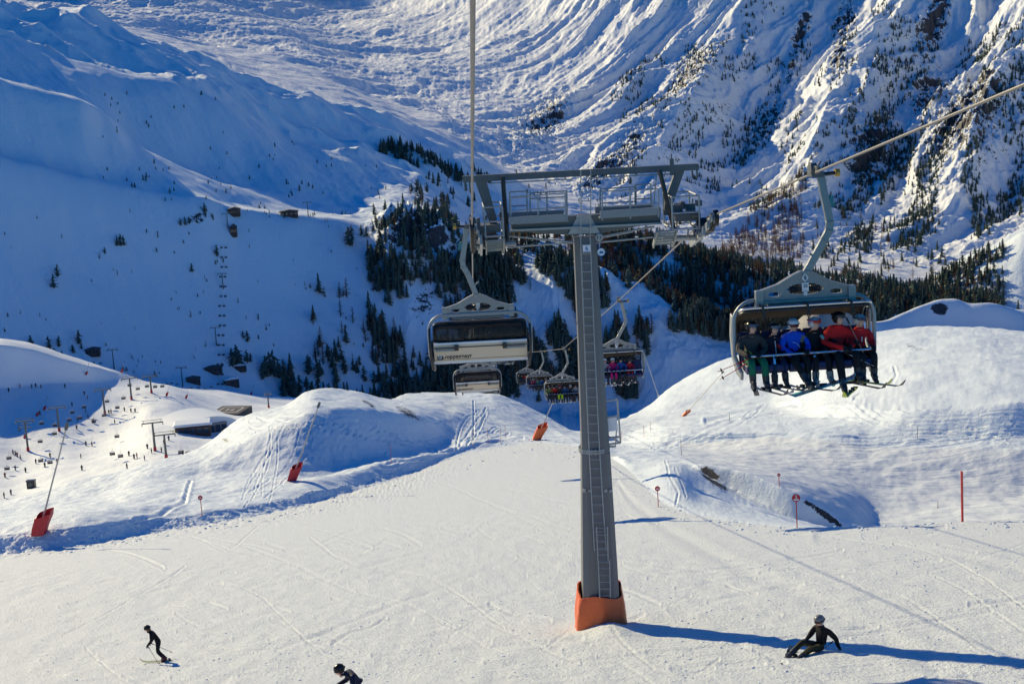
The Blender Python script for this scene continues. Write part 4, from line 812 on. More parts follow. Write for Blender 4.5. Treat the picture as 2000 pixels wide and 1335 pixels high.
def make_chair(closed, label, num=None, brand=False):
    R0 = empty('chairlift_chair', (0, 0, 0), 0, label, 'lift chair', 'six seat chairs hanging from the haul ropes')
    # grip on the rope
    mb = MB(); mb.box((0, 0, .0), (.16, .42, .13)); mb.cyl((-.02, -.34, .10), (.06, -.34, .10), .09, 14); mb.cyl((-.02, .34, .10), (.06, .34, .10), .09, 14); mb.cyl((-.09, -.1, .12), (.05, -.1, .12), .13, 16)
    mb.beam((0, -.3, .14), (0, .3, .20), .06, .08, (0, 0, 1)); mb.tube([(0, -.38, .02), (.0, -.5, .22), (.06, -.52, .30)], .025, 6); mb.box((.12, 0, -.03), (.24, .16, .12)); g = mb.build('grip', M['beam'], R0, True, .008)
    mb = MB(); mb.cyl((.22, 0, -.03), (.52, 0, -.01), .045, 12); mb.build('guide_arm', M['black'], g)
    mb = MB(); mb.cyl((.50, 0, -.01), (.60, 0, -.005), .09, 18); mb.build('guide_roller', M['gold'], g)
    # hanger
    mb = MB(); H_ = [V((.18, 0, -.04)), V((.22, 0, -.35)), V((.30, 0, -.75)), V((.36, 0, -1.10)), V((.34, 0, -1.30)), V((.22, 0, -1.52)), V((.22+(XC-.22)*.55, 0, -1.95)), V((XC+.02, 0, -2.26))]
    for a, b in zip(H_[:-1], H_[1:]): mb.beam(a, b+(b-a).normalized()*.03, .17, .13, (0, 1, 0))
    for i in (3, 4, 5): mb.box(H_[i], (.19, .17, .035), Matrix.Rotation(rad(20*(i-3)), 3, 'Y'))
    mb.box((-.02, 0, -1.87), (.26, .05, .05), Matrix.Rotation(rad(40), 3, 'Y')); hg = mb.build('hanger', M['hang'], R0, True, .012)
    mb = MB(); mb.box((.40, 0, -.62), (.09, .12, .20)); mb.tube([(.36, 0, -.5), (.45, -.02, -.6), (.42, 0, -.78)], .018, 5); mb.box((.45, 0, -.72), (.07, .09, .07)); mb.build('latch', M['teal'], hg)
    # cast cross frame, three windows
    zt, zb = -2.36, -2.86; yk = MB(); T_ = .10
    out = [(-1.10, -2.62), (-.62, -2.47), (-.28, -2.28), (-.10, -2.20), (.10, -2.20), (.28, -2.28), (.62, -2.47), (1.10, -2.62), (1.10, -2.84), (-1.10, -2.84)]
    # strips around the windows
    def topz(x): return float(np.interp(x, [o_[0] for o_ in out[:8]], [o_[1] for o_ in out[:8]]))
    holes = [(-.42, .42, -2.72, -2.47), (-.86, -.56, -2.74, -2.63), (.56, .86, -2.74, -2.63)]
    xs = sorted(set([-1.10, 1.10]+[round(-1.08+.06*i, 3) for i in range(37)]))
    for a, b in zip(xs[:-1], xs[1:]):
        m_ = (a+b)/2; iv = [(-2.84, None)]; cut = None
        for h_ in holes:
            if h_[0] < m_ < h_[1]:
                f_ = 1-abs((m_-(h_[0]+h_[1])/2)/((h_[1]-h_[0])/2))**4; mid = (h_[2]+h_[3])/2; hh = (h_[3]-h_[2])/2*max(.15, f_); cut = (mid-hh, mid+hh)
        ta, tb = topz(a), topz(b)
        if cut: segs = [([(-2.84, -2.84), (cut[0], cut[0])]), ([(cut[1], cut[1]), (ta, tb)])]
        else: segs = [([(-2.84, -2.84), (ta, tb)])]
        for (l0, l1), (u0, u1) in segs: yk.prism([(XC+a, l0), (XC+b, l1), (XC+b, u1), (XC+a, u0)], T_)
    yo = yk.build('cross_frame', M['alu'], R0, False)
    mb = MB()
    for a, b in zip(out[:7], out[1:8]): mb.beam((XC+a[0], 0, a[1]), (XC+b[0], 0, b[1]), .18, .045, (0, 0, 1))
    mb.beam((XC-1.1, 0, -2.85), (XC+1.1, 0, -2.85), .20, .06, (0, 0, 1)); mb.tube([(XC-.85, .06, -2.93), (XC+.85, .06, -2.93)], .035, 8); mb.build('frame_rim', M['alu'], yo, False)
    mb = MB()
    for s_ in (-1, 1):
        mb = MB(); mb.box((XC+s_*1.06, -.03, -2.76), (.17, .20, .38)); mb.cyl((XC+s_*1.06, -.14, -2.68), (XC+s_*1.06, -.10, -2.68), .025, 8); mb.cyl((XC+s_*1.06, -.14, -2.84), (XC+s_*1.06, -.10, -2.84), .025, 8); mb.build('end_clamp', M['hang'], yo, True, .02)
    mb = MB(); spring(mb, (XC-.36, 0, -2.60), (XC-.08, 0, -2.60), .07, 7); spring(mb, (XC+.08, 0, -2.60), (XC+.36, 0, -2.60), .07, 7); mb.build('spring', M['black'], yo)
    mb = MB(); mb.tube([(XC-.06, -.07, -2.33), (XC, -.07, -2.24), (XC+.06, -.07, -2.33), (XC, -.07, -2.42), (XC-.06, -.07, -2.33)], .022, 6); mb.box((XC, -.07, -2.55), (.15, .03, .20)); mb.box((XC, -.07, -2.68), (.08, .03, .12)); npz = mb.build('number_tag', M['white'], yo)
    if num: curve_text('numeral', num, .10, M['black'], npz, (XC, -.09, -2.52), (rad(90), 0, 0), bold=True)
    # bail: tubular hoop holding the seat
    X0 = XC-.02; Wd = 1.62
    mb = MB(); P_ = []
    for s_ in (-1,):
        pass
    def hoop(y, r, wd, ztop, zbot, x0):
        pts = [V((x0-wd*.93, y-.15, zbot)), V((x0-wd, y, zbot+.35)), V((x0-wd, y, ztop-.65))]
        for a in np.linspace(180, 90, 7): pts.append(V((x0-wd+.5+math.cos(rad(a))*.5, y, ztop-.5+math.sin(rad(a))*.5)))
        for a in np.linspace(90, 0, 7): pts.append(V((x0+wd-.5+math.cos(rad(a))*.5, y, ztop-.5+math.sin(rad(a))*.5)))
        pts += [V((x0+wd, y, ztop-.65)), V((x0+wd, y, zbot+.35)), V((x0+wd*.93, y-.15, zbot))]; mb.tube(pts, r, 10)
    hoop(.05, .05, Wd, -2.80, -4.42, X0); mb.build('bail', M['steel'], R0)
    for s_ in (-1, 1):
        mb = MB(); x = X0+s_*(Wd-.13); pts = [V((x+s_*.10, .35, -3.15)), V((x+s_*.11, .45, -3.6)), V((x+s_*.09, .42, -4.1)), V((x+s_*.04, .25, -4.42)), V((x, -.10, -4.50))]
        for a, b in zip(pts[:-1], pts[1:]): mb.beam(a, b+(b-a).normalized()*.03, .22, .07, (1, 0, 0))
        mb.build('side_panel', M['black'] if closed else M['steel'], R0, True, .02)
    for i in range(6):
        x = X0-1.22+.488*i
        mb = MB(); mb.prism([(-.55, -4.33), (-.52, -4.20), (0, -4.24), (.12, -4.22), (.16, -4.36), (.0, -4.40), (-.45, -4.42)], .46, (x, 0, 0), (0, 1, 0), (0, 0, 1)); mb.build('seat', M['navy'], R0, True, .03)
        mb = MB(); mb.prism([(.08, -4.25), (.20, -4.25), (.36, -3.62), (.33, -3.55), (.25, -3.58)], .46, (x, 0, 0), (0, 1, 0), (0, 0, 1)); mb.build('backrest', M['navy'], R0, True, .03)
    mb = MB(); mb.prism([(.16, -4.27), (.22, -4.27), (.42, -3.70), (.38, -3.68)], 2.96, (X0, .03, 0), (0, 1, 0), (0, 0, 1)); bp = mb.build('back_panel', M['beige'] if closed else M['navy'], R0, False, .01)
    mb = MB(); mb.beam((X0-1.48, .42, -3.66), (X0+1.48, .42, -3.66), .07, .07); mb.beam((X0-1.5, .20, -4.30), (X0+1.5, .20, -4.30), .07, .10); mb.build('panel_edge', M['white'] if closed else M['black'], bp, True, .01)
    if closed:
        mb = MB(); mb.beam((X0-1.47, .433, -3.80), (X0+1.47, .433, -3.80), .018, .03); mb.beam((X0-1.47, .262, -4.20), (X0+1.47, .262, -4.20), .018, .03); mb.build('panel_seam', M['black'], bp)
        for s_ in (-1, 1):
            mb = MB(); mb.box((X0+s_*1.10, .50, -3.86), (.66, .08, .07)); mb.box((X0+s_*.76, .50, -3.80), (.13, .13, .16), mi=1); mb.build('spring_arm', [M['hang'], M['black']], bp, True, .01)
    if brand:
        sl_ = math.atan2(.22, .63); rot = (rad(90)-sl_, 0, rad(180)); cx_, cz_ = X0+.98, -4.10
        yy = .22+.20*((-4.10+4.27)/.57)+.052
        t = curve_text('lettering', 'Doppelmayr', .19, M['black'], bp, (X0+.76, yy, cz_), rot, .002, True)
        mb = MB(); mb.box((0, 0, 0), (.17, .17, .006)); lg = mb.build('logo', M['black'], bp); lg.location = (X0+1.30, yy, cz_); lg.rotation_euler = rot
        mb = MB(); mb.tube([(.05*math.cos(a), .05*math.sin(a), .006) for a in np.linspace(0, 6.2832, 21)], .010, 6, cap=False); mb.box((0, 0, .006), (.02, .07, .006)); mb.build('logo_ring', M['white'], lg)
    # canopy
    if closed: prof = [(.36, -3.66), (.40, -3.45), (.36, -3.22), (.20, -3.07), (-.05, -3.02), (-.35, -3.06), (-.62, -3.22), (-.80, -3.48), (-.86, -3.80), (-.82, -4.05)]
    else: prof = [(-.30, -3.00), (-.05, -2.98), (.25, -3.02), (.55, -3.14), (.75, -3.36), (.80, -3.62), (.70, -3.85)]
    cb, vs, w = loft_shell(prof, 1.50, M['bubble'], 'bubble', R0); cb.location.x = X0
    row = vs[:w]; mb = MB(); mb.tube([(x, y, z) for x, y, z in row], .035, 8); 
    if not closed:
        side = [vs[i*w] for i in range(len(prof))]; mb.tube(side, .03, 6); side = [vs[i*w+w-1] for i in range(len(prof))]; mb.tube(side, .03, 6)
        r_ = mb.build('bubble_rim', M['black'], cb); mb = MB(); mb.tube([(x, y+.02, z+.07) for x, y, z in row], .035, 8); mb.build('bubble_rail', M['chrome'], cb)
        for sx in (-1.0, .02, 1.02):
            mb = MB(); mb.tube([(sx-.10, -.30, -2.86), (sx-.02, -.33, -2.90), (sx, -.33, -2.99)], .03, 6); mb.tube([(sx, -.34, -2.99), (sx-.03, -.35, -3.12), (sx, -.35, -3.24), (sx+.035, -.35, -3.14), (sx, -.34, -2.99)], .022, 6); mb.build('strap', M['black'], cb)
        row2 = vs[-w:]
    else:
        mb.tube([(x, y, z) for x, y, z in vs[-w:]], .03, 6); r_ = mb.build('bubble_rim', M['black'], cb)
    # restraint bar and foot rests
    rb = MB(); zb_ = -4.00; yb = -.46
    rb.tube([(X0-1.48, .12, -3.9), (X0-1.46, yb+.08, zb_), (X0-1.38, yb, zb_), (X0+1.38, yb, zb_), (X0+1.46, yb+.08, zb_), (X0+1.48, .12, -3.9)], .026, 8)
    for i, x in enumerate((-.82, .10, .98)): rb.beam((X0+x, yb, zb_), (X0+x, yb-.05, zb_-.20), .045, .045)
    ro = rb.build('restraint_bar', M['chrome'], R0)
    for x in (() if closed else (-.82, .10, .98)):
        mb = MB(); mb.tube([(X0+x, yb-.05, zb_-.2), (X0+x, yb-.16, -4.5), (X0+x, yb-.12, -4.72)], .022, 6); mb.tube([(X0+x-.24, yb-.12, -4.72), (X0+x+.24, yb-.12, -4.72)], .03, 8); mb.build('foot_rest', M['black'], ro)
    return R0, X0
SEAT = -4.21
chA, X0 = make_chair(False, 'open chair with six riders sitting in a row above the right knoll', num='22')
XC = -.05
chB, _ = make_chair(True, 'chair with closed tinted bubble and beige back passing the pylon, nearest on the left line', brand=True)
def rope_pt(S0, dist):     # the rope point of the upper span at a ground range from the camera
    lo, hi = 0.0, 60.0
    for _ in range(40):
        m_ = (lo+hi)/2; p = S0-D_*m_
        if math.hypot(p.x, p.y) > dist: lo = m_
        else: hi = m_
    return S0-D_*lo
PA = rope_pt(SR, 30.2); chA.scale = chB.scale = (.92,)*3; chA.location = PA; chA.rotation_euler = (0, 0, LYAW)
chB.location = rope_pt(SL, 41.2); chB.rotation_euler = (0, rad(-.6), LYAW+math.pi)
def place(src, px, py, r, label, rz):
    c = copy_tree(src); c.location = PR(px, py, r); c.rotation_euler = (0, 0, rz); c['label'] = label; return c
for ch in list(chB.children):
    pass
cB2 = place(chB, 924, 641, 88, 'chair with closed bubble just below the nearest beige chair', LYAW+math.pi)
cB3 = place(chB, 927, 681, 127, 'closed bubble chair mostly hidden behind the second one on the left line', LYAW+math.pi)
cA2 = place(chA, 1208, 588, 75, 'open chair with pink and blue riders just right of the pylon shaft', LYAW)
cA3 = place(chA, 1100, 682, 117, 'open chair with a rider in lime trousers just left of the pylon shaft', LYAW)
cA4 = place(chA, 1055, 687, 158, 'small open chair with navy seats left of the lime trousered rider', LYAW)
cA5 = place(chA, 1029, 691, 205, 'tiny distant chair with riders in red and white below the big beige chair', LYAW)
# ------------------------------------------------------------- riders of the near chair
def chair_pt(ch, x, y, z): return ch.matrix_basis @ V((x, y, z))
def seat_root(ch, i): x = X0-1.22+.488*i; return chair_pt(ch, x, -.02, SEAT)
RG = 'six riders on the near chair'
def rider(ch, i, label, **kw):
    J = kw.pop('J'); dx = kw.pop('dx', 0); dz = kw.pop('dz', 0); g = kw.pop('group', RG); p = seat_root(ch, i)+V((dx, 0, dz))
    return person(label, p, ch.rotation_euler[2], J, group=g, **kw)
blk = (.012, .012, .014)
skA = lambda x, y, z, c, yaw=0, pit=-4, L=1.55: ((x, y, z), yaw, pit, 0, c, L)
r1 = rider(chA, 0, 'rider in black helmet, dark grey jacket and green trousers', dx=-.02, J=sit(.02, hl=(.10, -.38, .22), hr=(-.18, -.38, .22), kl=.17, kr=.09, footl=(.03, 0, .0), footr=(.02, .04, .03), w=1.08), jacket=(.055, .05, .045), legs=(.010, .16, .08), helmet=(.012, .014, .012), goggles=(.05, .08, .14), goggles_up=True, head_yaw=22, fat=1.08,
   skis=[skA(-.08, -.62, -.50, (.06, .06, .07), -8), skA(.20, -.66, -.52, (.10, .10, .12), 14)])
r2 = rider(chA, 1, 'rider in dark navy suit with red and white chest patch', dx=0, dz=-.03, J=sit(.02, hl=(.12, -.34, .20), hr=(-.10, -.36, .22), kl=.12, kr=.09, footl=(.03, .02, .05), footr=(0, 0, .03), w=.9), jacket=(.008, .010, .028), legs=(.007, .012, .05), helmet=(.02, .02, .02), goggles=(.10, .13, .18), goggles_up=True, head_yaw=18, fat=.9, scale=.96,
   skis=[skA(-.06, -.60, -.50, (.25, .26, .28), 10), skA(.15, -.62, -.48, (.05, .05, .05), 22)], trim=[('chest_patch', [(.03, -.15, .42), (.10, -.16, .36), (.13, -.16, .32)], .035, (.35, .02, .03)), ('zip', [(0, -.16, .5), (.01, -.17, .36), (.02, -.17, .22)], .009, (.7, .7, .72))])
r3 = rider(chA, 2, 'rider in white helmet and bright blue jacket', dx=-.02, J=sit(0, hl=(.20, -.40, .24), hr=(-.05, -.30, .14), kl=.17, kr=.10, footl=(.01, 0, .0), footr=(.20, -.12, .03), w=1.05), jacket=(.008, .09, .62), legs=(.008, .010, .010), helmet=(.70, .70, .70), goggles=(.10, .01, .02), head_yaw=12, fat=1.05,
   skis=[skA(.18, -.70, -.50, (.03, .03, .04), 30), skA(.20, -.5, -.50, (.04, .04, .05), -30)], trim=[('piping', [(-.06, -.165, .40), (.03, -.172, .37), (.10, -.165, .28)], .006, (.5, .6, .65))])
r4 = rider(chA, 3, 'rider in white and pink hat and black patterned jacket, snowboard on one foot', dx=-.04, J=sit(.02, hl=(.16, -.33, .20), hr=(-.12, -.34, .2), kl=.18, kr=.07, footl=(.04, .0, .02), footr=(-.02, 0, .02), w=.95), jacket=(.010, .010, .012), legs=(.007, .007, .009), helmet=(.62, .58, .58), goggles=(.45, .03, .02), strap=(.6, .08, .2), goggles_up=True, head_yaw=38, fat=.95, boot=(.28, .27, .25),
   board=((.02, -.62, -.50), (0, -14, 0), .95, (.03, .42, .46)), trim=[('sleeve_pattern', [(-.21, -.04, .50), (-.27, -.06, .36)], .06, (.22, .19, .17)), ('flap', [(.12, -.12, .5), (.2, -.12, .40)], .035, (.20, .42, .38))])
r5 = rider(chA, 4, 'large rider in black helmet and red jacket holding poles across the lap', dx=.02, dz=.05, J=sit(.02, hl=(.16, -.40, .20), hr=(.02, -.42, .20), kl=.26, kr=.10, footl=(.02, 0, .02), footr=(.02, -.22, -.16), w=1.16), jacket=(.80, .016, .016), legs=blk, helmet=(.012, .012, .012), goggles=(.06, .06, .07), goggles_up=True, head_yaw=35, fat=1.14, scale=1.04,
   skis=[skA(.02, -.86, -.62, (.55, .62, .05), -24), skA(.32, -.62, -.48, (.5, .52, .08), 24)])
r6 = rider(chA, 5, 'rider in white helmet and red jacket at the right end holding upright poles', dx=.02, J=sit(.02, hl=(.22, -.34, .22), hr=(-.16, -.30, .34), kl=.20, kr=.04, footl=(-.02, 0, .02), footr=(-.02, 0, .02), w=1.0), jacket=(.80, .018, .02), legs=blk, helmet=(.55, .55, .52), goggles=(.05, .06, .10), goggles_up=True, head_yaw=25, fat=1.0,
   skis=[skA(-.10, -.62, -.52, (.05, .05, .06), 16), skA(.16, -.62, -.50, (.06, .06, .07), 26)], trim=[('zip', [(.02, -.165, .42), (.02, -.17, .32)], .012, (.7, .7, .7))])
def cp(x, y, z): return chair_pt(chA, X0+x, y, SEAT+z)
ski_pole('red ski pole sticking out left of the grey jacketed rider, upper of two', cp(-1.30, -.42, .18), cp(-2.15, -.70, -.04), (.55, .02, .02))
ski_pole('red ski pole sticking out left of the grey jacketed rider, lower of two', cp(-1.30, -.42, .12), cp(-2.12, -.72, -.22), (.55, .02, .02))
ski_pole('silver ski pole pointing down right from the large red rider\'s hands', cp(.78, -.50, .18), cp(1.42, -.60, -.16), (.55, .55, .56))
ski_pole('ski pole with black grip rising between the two red riders', cp(.88, -.36, .93), cp(1.36, -.52, -.20), (.28, .18, .12))
ski_pole('dark ski pole hanging straight down beside the blue rider\'s legs', cp(-.12, -.46, .20), cp(-.10, -.52, -.52), (.04, .04, .04))
ski_pole('dark ski pole hanging below the seat between the red riders', cp(1.06, -.40, .10), cp(1.04, -.46, -.42), (.04, .04, .04))
# riders on the chairs farther down
cols = {1: [(None), ((.30, .30, .32), (.02, .02, .02), (.7, .7, .7)), ((.45, .01, .12), (.60, .01, .14), (.7, .7, .7)), ((.015, .07, .26), (.012, .014, .016), (.02, .02, .02)), ((.45, .01, .03), (.50, .015, .02), (.06, .05, .05)), None],
        2: [((.12, .16, .05), (.02, .02, .02), (.03, .05, .03)), ((.42, .01, .01), (.02, .02, .02), (.02, .02, .02)), ((.02, .02, .02), (.42, .62, .01), (.4, .02, .02)), ((.01, .08, .20), (.02, .02, .02), (.02, .02, .02)), ((.03, .03, .04), (.02, .02, .02), (.5, .5, .5)), ((.25, .25, .26), (.03, .03, .03), (.03, .03, .03))],
        3: [None, ((.25, .02, .05), (.02, .02, .03), (.5, .5, .5)), ((.05, .18, .14), (.02, .02, .02), (.03, .03, .03)), ((.01, .08, .25), (.02, .02, .02), (.02, .02, .02)), ((.02, .03, .05), (.02, .02, .02), (.3, .3, .3)), None],
        4: [((.03, .05, .04), (.02, .03, .02), (.3, .3, .3)), ((.02, .02, .02), (.02, .02, .02), (.02, .02, .02)), ((.45, .01, .01), (.03, .02, .02), (.02, .02, .02)), ((.02, .02, .02), (.02, .02, .02), (.5, .5, .5)), ((.5, .5, .52), (.5, .5, .52), (.6, .6, .6)), ((.25, .02, .05), (.2, .02, .04), (.3, .3, .3))]}
names = {1: [None, 'grey jacketed rider half hidden behind the pylon shaft', 'rider in magenta jacket and pink trousers beside the blue one', 'rider in blue jacket between the two pink and red ones', 'small rider in red suit on the chair right of the shaft', None],
 2: ['rider in green and black at the left end of the second chair down', 'rider in red jacket beside the lime trousered one', 'rider in lime yellow trousers on the chair left of the shaft', 'rider in blue jacket right of the lime trousers', 'dark rider with pale helmet close to the pylon shaft', 'grey rider behind the left edge of the pylon shaft'],
 3: [None, 'tiny rider in plum jacket on the small navy chair', 'tiny rider in green jacket on the small navy chair', 'tiny rider in blue jacket on the small navy chair', 'tiny dark rider with grey helmet on the small navy chair', None],
 4: ['farthest tiny rider in dark green at the row\'s left end', 'farthest tiny rider all in black', 'farthest tiny rider in bright red jacket', 'farthest tiny rider in black with white helmet', 'farthest tiny rider all in white', 'farthest tiny rider in plum at the row\'s right end']}
for kx, ch in ((1, cA2), (2, cA3), (3, cA4), (4, cA5)):
    for i in range(6):
        if cols[kx][i] is None: continue
        a, b, c = cols[kx][i]; small = kx == 1 and i == 4
        rider(ch, i, names[kx][i], J=sit(rng.uniform(-.03, .03), kl=.13+rng.uniform(-.02, .04), kr=.12), jacket=a, legs=b, helmet=c, head_yaw=rng.uniform(-20, 25), fat=.95, scale=.85 if small else .98, dx=0, group='riders on the chairs farther down', hands=kx < 2, sub=1 if kx < 2 else 0,
              skis=[skA(-.12, -.62, -.50, (.3, .3, .32), rng.uniform(-5, 15)), skA(.14, -.62, -.50, (.4, .4, .42), rng.uniform(-5, 20))] if kx < 3 else None)
ROOT2 = copy_tree(ROOT); ROOT2.location = PR(928, 706, 255)-RZ @ SLp-V((0, 0, .1)); ROOT2['label'] = 'second lift pylon far down the line, mostly hidden behind the lower beige chairs'
# ---------------------------------------------------------------- snow lances, poles, signs
def upz(p): return p
PITCHN = V((0, 0, 1))
def lance(px, py, r, label, Lh, lean, az_, padh, col='red', k0='near0', k1='dip1'):
    p = ground_at(px, py, k0, k1) if r is None else PR(px, py, r)
    o = empty('snow_lance', p, 0, label, 'snow gun', 'snow lances with padded feet'); d = V((math.sin(rad(lean))*math.cos(rad(az_)), math.sin(rad(lean))*math.sin(rad(az_)), math.cos(rad(lean))))
    mb = MB(); mb.tube([d*.1, d*padh, d*Lh], [.075, .07, .05], 8); mb.build('tube', M['rust'], o)
    mb = MB(); mb.cyl(d*(Lh-.1), d*(Lh+.45), .12, 10); mb.beam(d*(Lh+.1)-V((.15, 0, 0)), d*(Lh+.1)+V((.15, 0, 0)), .08, .08, (0, 0, 1)); mb.build('nozzle_head', M['beam'], o)
    n = 20; vs = []; fs = []
    w = padh*.30
    for k_ in range(7):
        t = k_/6
        for j in range(n):
            a = 2*math.pi*(j+.5)/n; sq = 1/max(abs(math.cos(a)), abs(math.sin(a)))*.86; f = 1+.07*math.sin(a*3+t*5)+.05*math.sin(a*7-t*6); ww = w*(1.0+.22*t)*sq*f
            q = d*(padh*t*1.0)+V((math.cos(a)*ww, math.sin(a)*ww, (.14*padh*math.sin(a+1) if k_ == 6 else 0))); vs.append(q)
    mb = MB(); mb.add(vs, [(k_*n+j, k_*n+(j+1) % n, (k_+1)*n+(j+1) % n, (k_+1)*n+j) for k_ in range(6) for j in range(n)]); mb.build('foot_padding', M[col], o); return o
lance(76, 1043, None, 'tall snow lance leaning right from dark red padding at the left edge', 8.6, 21, -8, 1.75, k1='trough')
lance(570, 938, None, 'snow lance leaning right from red padding below the left knoll', 7.6, 24, -8, 1.55)
lance(1048, 858, None, 'snow lance with orange pad just left of the pylon shaft', 5.6, 26, -8, 1.9, 'orange')
lance(1335, 812, None, 'distant snow lance with small orange pad and thin tube below the six riders', 9.5, 44, 0, 1.2, 'orange')
lance(1287, 776, 300, 'pale snow lance leaning left behind the right knoll, no padding', 9.5, -16, 0, .6, 'white')
def marker(px, py, label, h, disc=0, col='pole', txt=None, k0='near0', k1='dip1', lean=2, rad_=.028):
    p = ground_at(px, py, k0, k1); o = empty('piste_marker', p, 0, label, 'piste marker', 'red piste marker poles'); d = V((math.sin(rad(-lean*.4)), 0, 1)).normalized(); sc = max(1, (V(p).length/80))
    mb = MB(); mb.tube([V((0, 0, -.3)), d*h], rad_*min(1.5, sc**.4), 6); mb.build('pole', M[col], o)
    if disc:
        mb = MB(); c = d*(h-disc*.3); mb.cyl(c+V((0, .01, 0)), c-V((0, .02, 0)), disc, 28); dd = mb.build('disc', M['red'], o)
        if txt:
            mb = MB(); mb.box(c+V((0, -.024, -disc*.42)), (disc*1.2, .006, disc*.42)); mb.build('strip', M['white'], dd)
            curve_text('numeral', txt, disc*1.1, M['white'], dd, c+V((0, -.026, disc*.32)), (rad(90), 0, 0), bold=True)
        else:
            mb = MB(); mb.box(c+V((0, -.024, -disc*.1)), (disc*.9, .006, disc*.5)); mb.build('strip', M['white'], dd)
    return o
marker(1557, 1030, 'round red piste sign numbered 5 on the piste edge', 1.55, .20, txt='5', k1='lip')
marker(1286, 990, 'round red sign on the piste edge right of the pylon', 1.25, .16, k1='lip')
marker(395, 1006, 'round red sign on a pole above the left snow bank', 1.55, .19, k0='lip', k1='trough')
marker(1522, 950, 'small round red sign beside the far groomed piste', 1.0, .14, k0='trough', k1='foot')
marker(1880, 1016, 'tall thick red pole at the right end of the piste edge', 2.35, 0, k1='lip', rad_=.055)
marker(1331, 888, 'thin brown pole right of the rescue frame', 1.6, 0, 'wood', k0='trough', k1='foot', rad_=.02)
marker(1832, 993, 'short brown post in front of the tall red pole', .7, 0, 'wood', k0='trough', k1='foot', rad_=.02)
marker(1425, 822, 'thin brown pole on the tracked slope below the six riders', 1.2, 0, 'wood', k0='bank', k1='ridge', rad_=.02)
marker(1792, 856, 'thin pole in the blue shaded bank at right', 1.3, 0, 'wood', k0='foot', k1='shoulder', rad_=.02)
for q, lb in zip(((926, 872, 2.6), (954, 868, 2.4), (979, 862, 2.2), (988, 857, 2.4), (765, 905, 2.9), (1258, 852, 1.9), (1271, 842, 1.8), (1215, 858, 1.6)), ('leftmost of the thin red poles under the lower beige chair', 'second thin red pole under the lower beige chair', 'third thin red pole under the lower beige chair', 'rightmost of the thin red poles under the lower beige chair', 'thin red pole at the foot of the left knoll', 'thin pole right of the rescue frame on the tracked snow', 'thin orange pole on the tracked snow below the right knoll', 'short pole with small red tip beside the rescue frame')):
    marker(q[0], q[1], lb, q[2]*.75, 0, 'pole', k0='berm', rad_=.018)
# ---------------------------------------------------------------- skiers on the piste
def gpt(px, py, k1='lip'): return ground_at(px, py, 'near0', k1)
p = gpt(318, 1289)
SKR = person('skier in black with ponytail and yellow skis in the lower left, seen from behind', p, rad(-62), stand(dict(pel=(.0, .10, .84), spi=(0, .04, 1.02), che=(.0, -.06, 1.18), nec=(0, -.14, 1.36), hea=(0, -.18, 1.46), shl=(.19, -.08, 1.27), shr=(-.19, -.06, 1.27), ell=(.26, -.14, 1.00), elr=(-.27, -.06, 1.0), wrl=(.20, -.34, .86), wrr=(-.24, -.24, .84),
   hil=(.10, .10, .80), hir=(-.10, .10, .80), knl=(.16, -.08, .46), knr=(-.04, -.08, .46), anl=(.26, .12, .10), anr=(.06, .12, .10))),
   (.010, .010, .012), (.008, .008, .010), helmet=(.03, .03, .03), goggles=(.02, .02, .02), hair=(.30, .17, .06), boot=(.10, .03, .03), skis=[((.26, .05, .02), 0, -17, 0, (.55, .58, .12), 1.65), ((.06, .02, .02), 0, -17, 0, (.66, .66, .5), 1.65)], rot=(rad(13), rad(-8), rad(-78)), scale=.80)
bpy.context.view_layer.update(); a = SKR.matrix_world @ V((.20, -.36, .86)); b_ = SKR.matrix_world @ V((-.24, -.28, .84))
ski_pole('dark ski pole in front of the black clad skier, crossing the legs', a, a+V((.42, -.30, -.62)), (.05, .05, .05), 'ski poles of the piste skiers')
ski_pole('dark ski pole trailing behind the black clad skier', b_, b_+V((.72, .05, -.42)), (.05, .05, .05), 'ski poles of the piste skiers')
p = gpt(703, 1405)
person('bending skier in dark navy jacket cut off by the lower frame edge', p, rad(-70), stand(dict(pel=(0, .18, .82), spi=(0, .08, .98), che=(0, -.12, 1.16), nec=(0, -.32, 1.30), hea=(0, -.42, 1.36), shl=(.19, -.15, 1.24), shr=(-.19, -.15, 1.24), ell=(.30, -.16, .98), elr=(-.30, -.16, .98), wrl=(.26, -.42, .90), wrr=(-.26, -.42, .9))),
   (.012, .018, .045), (.01, .01, .012), helmet=(.02, .02, .022), goggles=(.03, .03, .03), skis=[((.13, .0, .01), 0, -2, 0, (.2, .2, .22), 1.65), ((-.13, 0, .01), 0, -2, 0, (.2, .2, .22), 1.65)], head_pitch=12)
p = gpt(1602, 1270)
Js = dict(pel=(0, 0, .13), spi=(0, .05, .31), che=(0, .07, .49), nec=(0, .03, .66), hea=(0, -.02, .76), shl=(.19, .08, .57), shr=(-.19, .05, .57), ell=(.31, .24, .36), elr=(-.26, -.08, .36), wrl=(.28, .34, .12), wrr=(-.16, -.28, .34),
   hil=(.10, -.03, .12), hir=(-.10, -.03, .12), knl=(.16, -.46, .22), knr=(-.14, -.46, .30), anl=(.22, -.86, .10), anr=(-.10, -.84, .12), tol=(.25, -1.0, .03), tor=(-.12, -.98, .04), hal=(.28, .40, .05), har=(-.13, -.36, .32))
person('fallen skier in grey helmet sitting on the piste in the pylon shadow', p, rad(-60), Js, (.012, .010, .010), (.045, .042, .018), helmet=(.22, .22, .22), goggles=(.03, .03, .03), head_pitch=8, skis=[((.22, -.92, .05), 62, -2, 8, (.03, .14, .10), 1.55), ((-.20, -.90, .04), 40, -2, 0, (.03, .05, .07), 1.55)], scale=1.07)
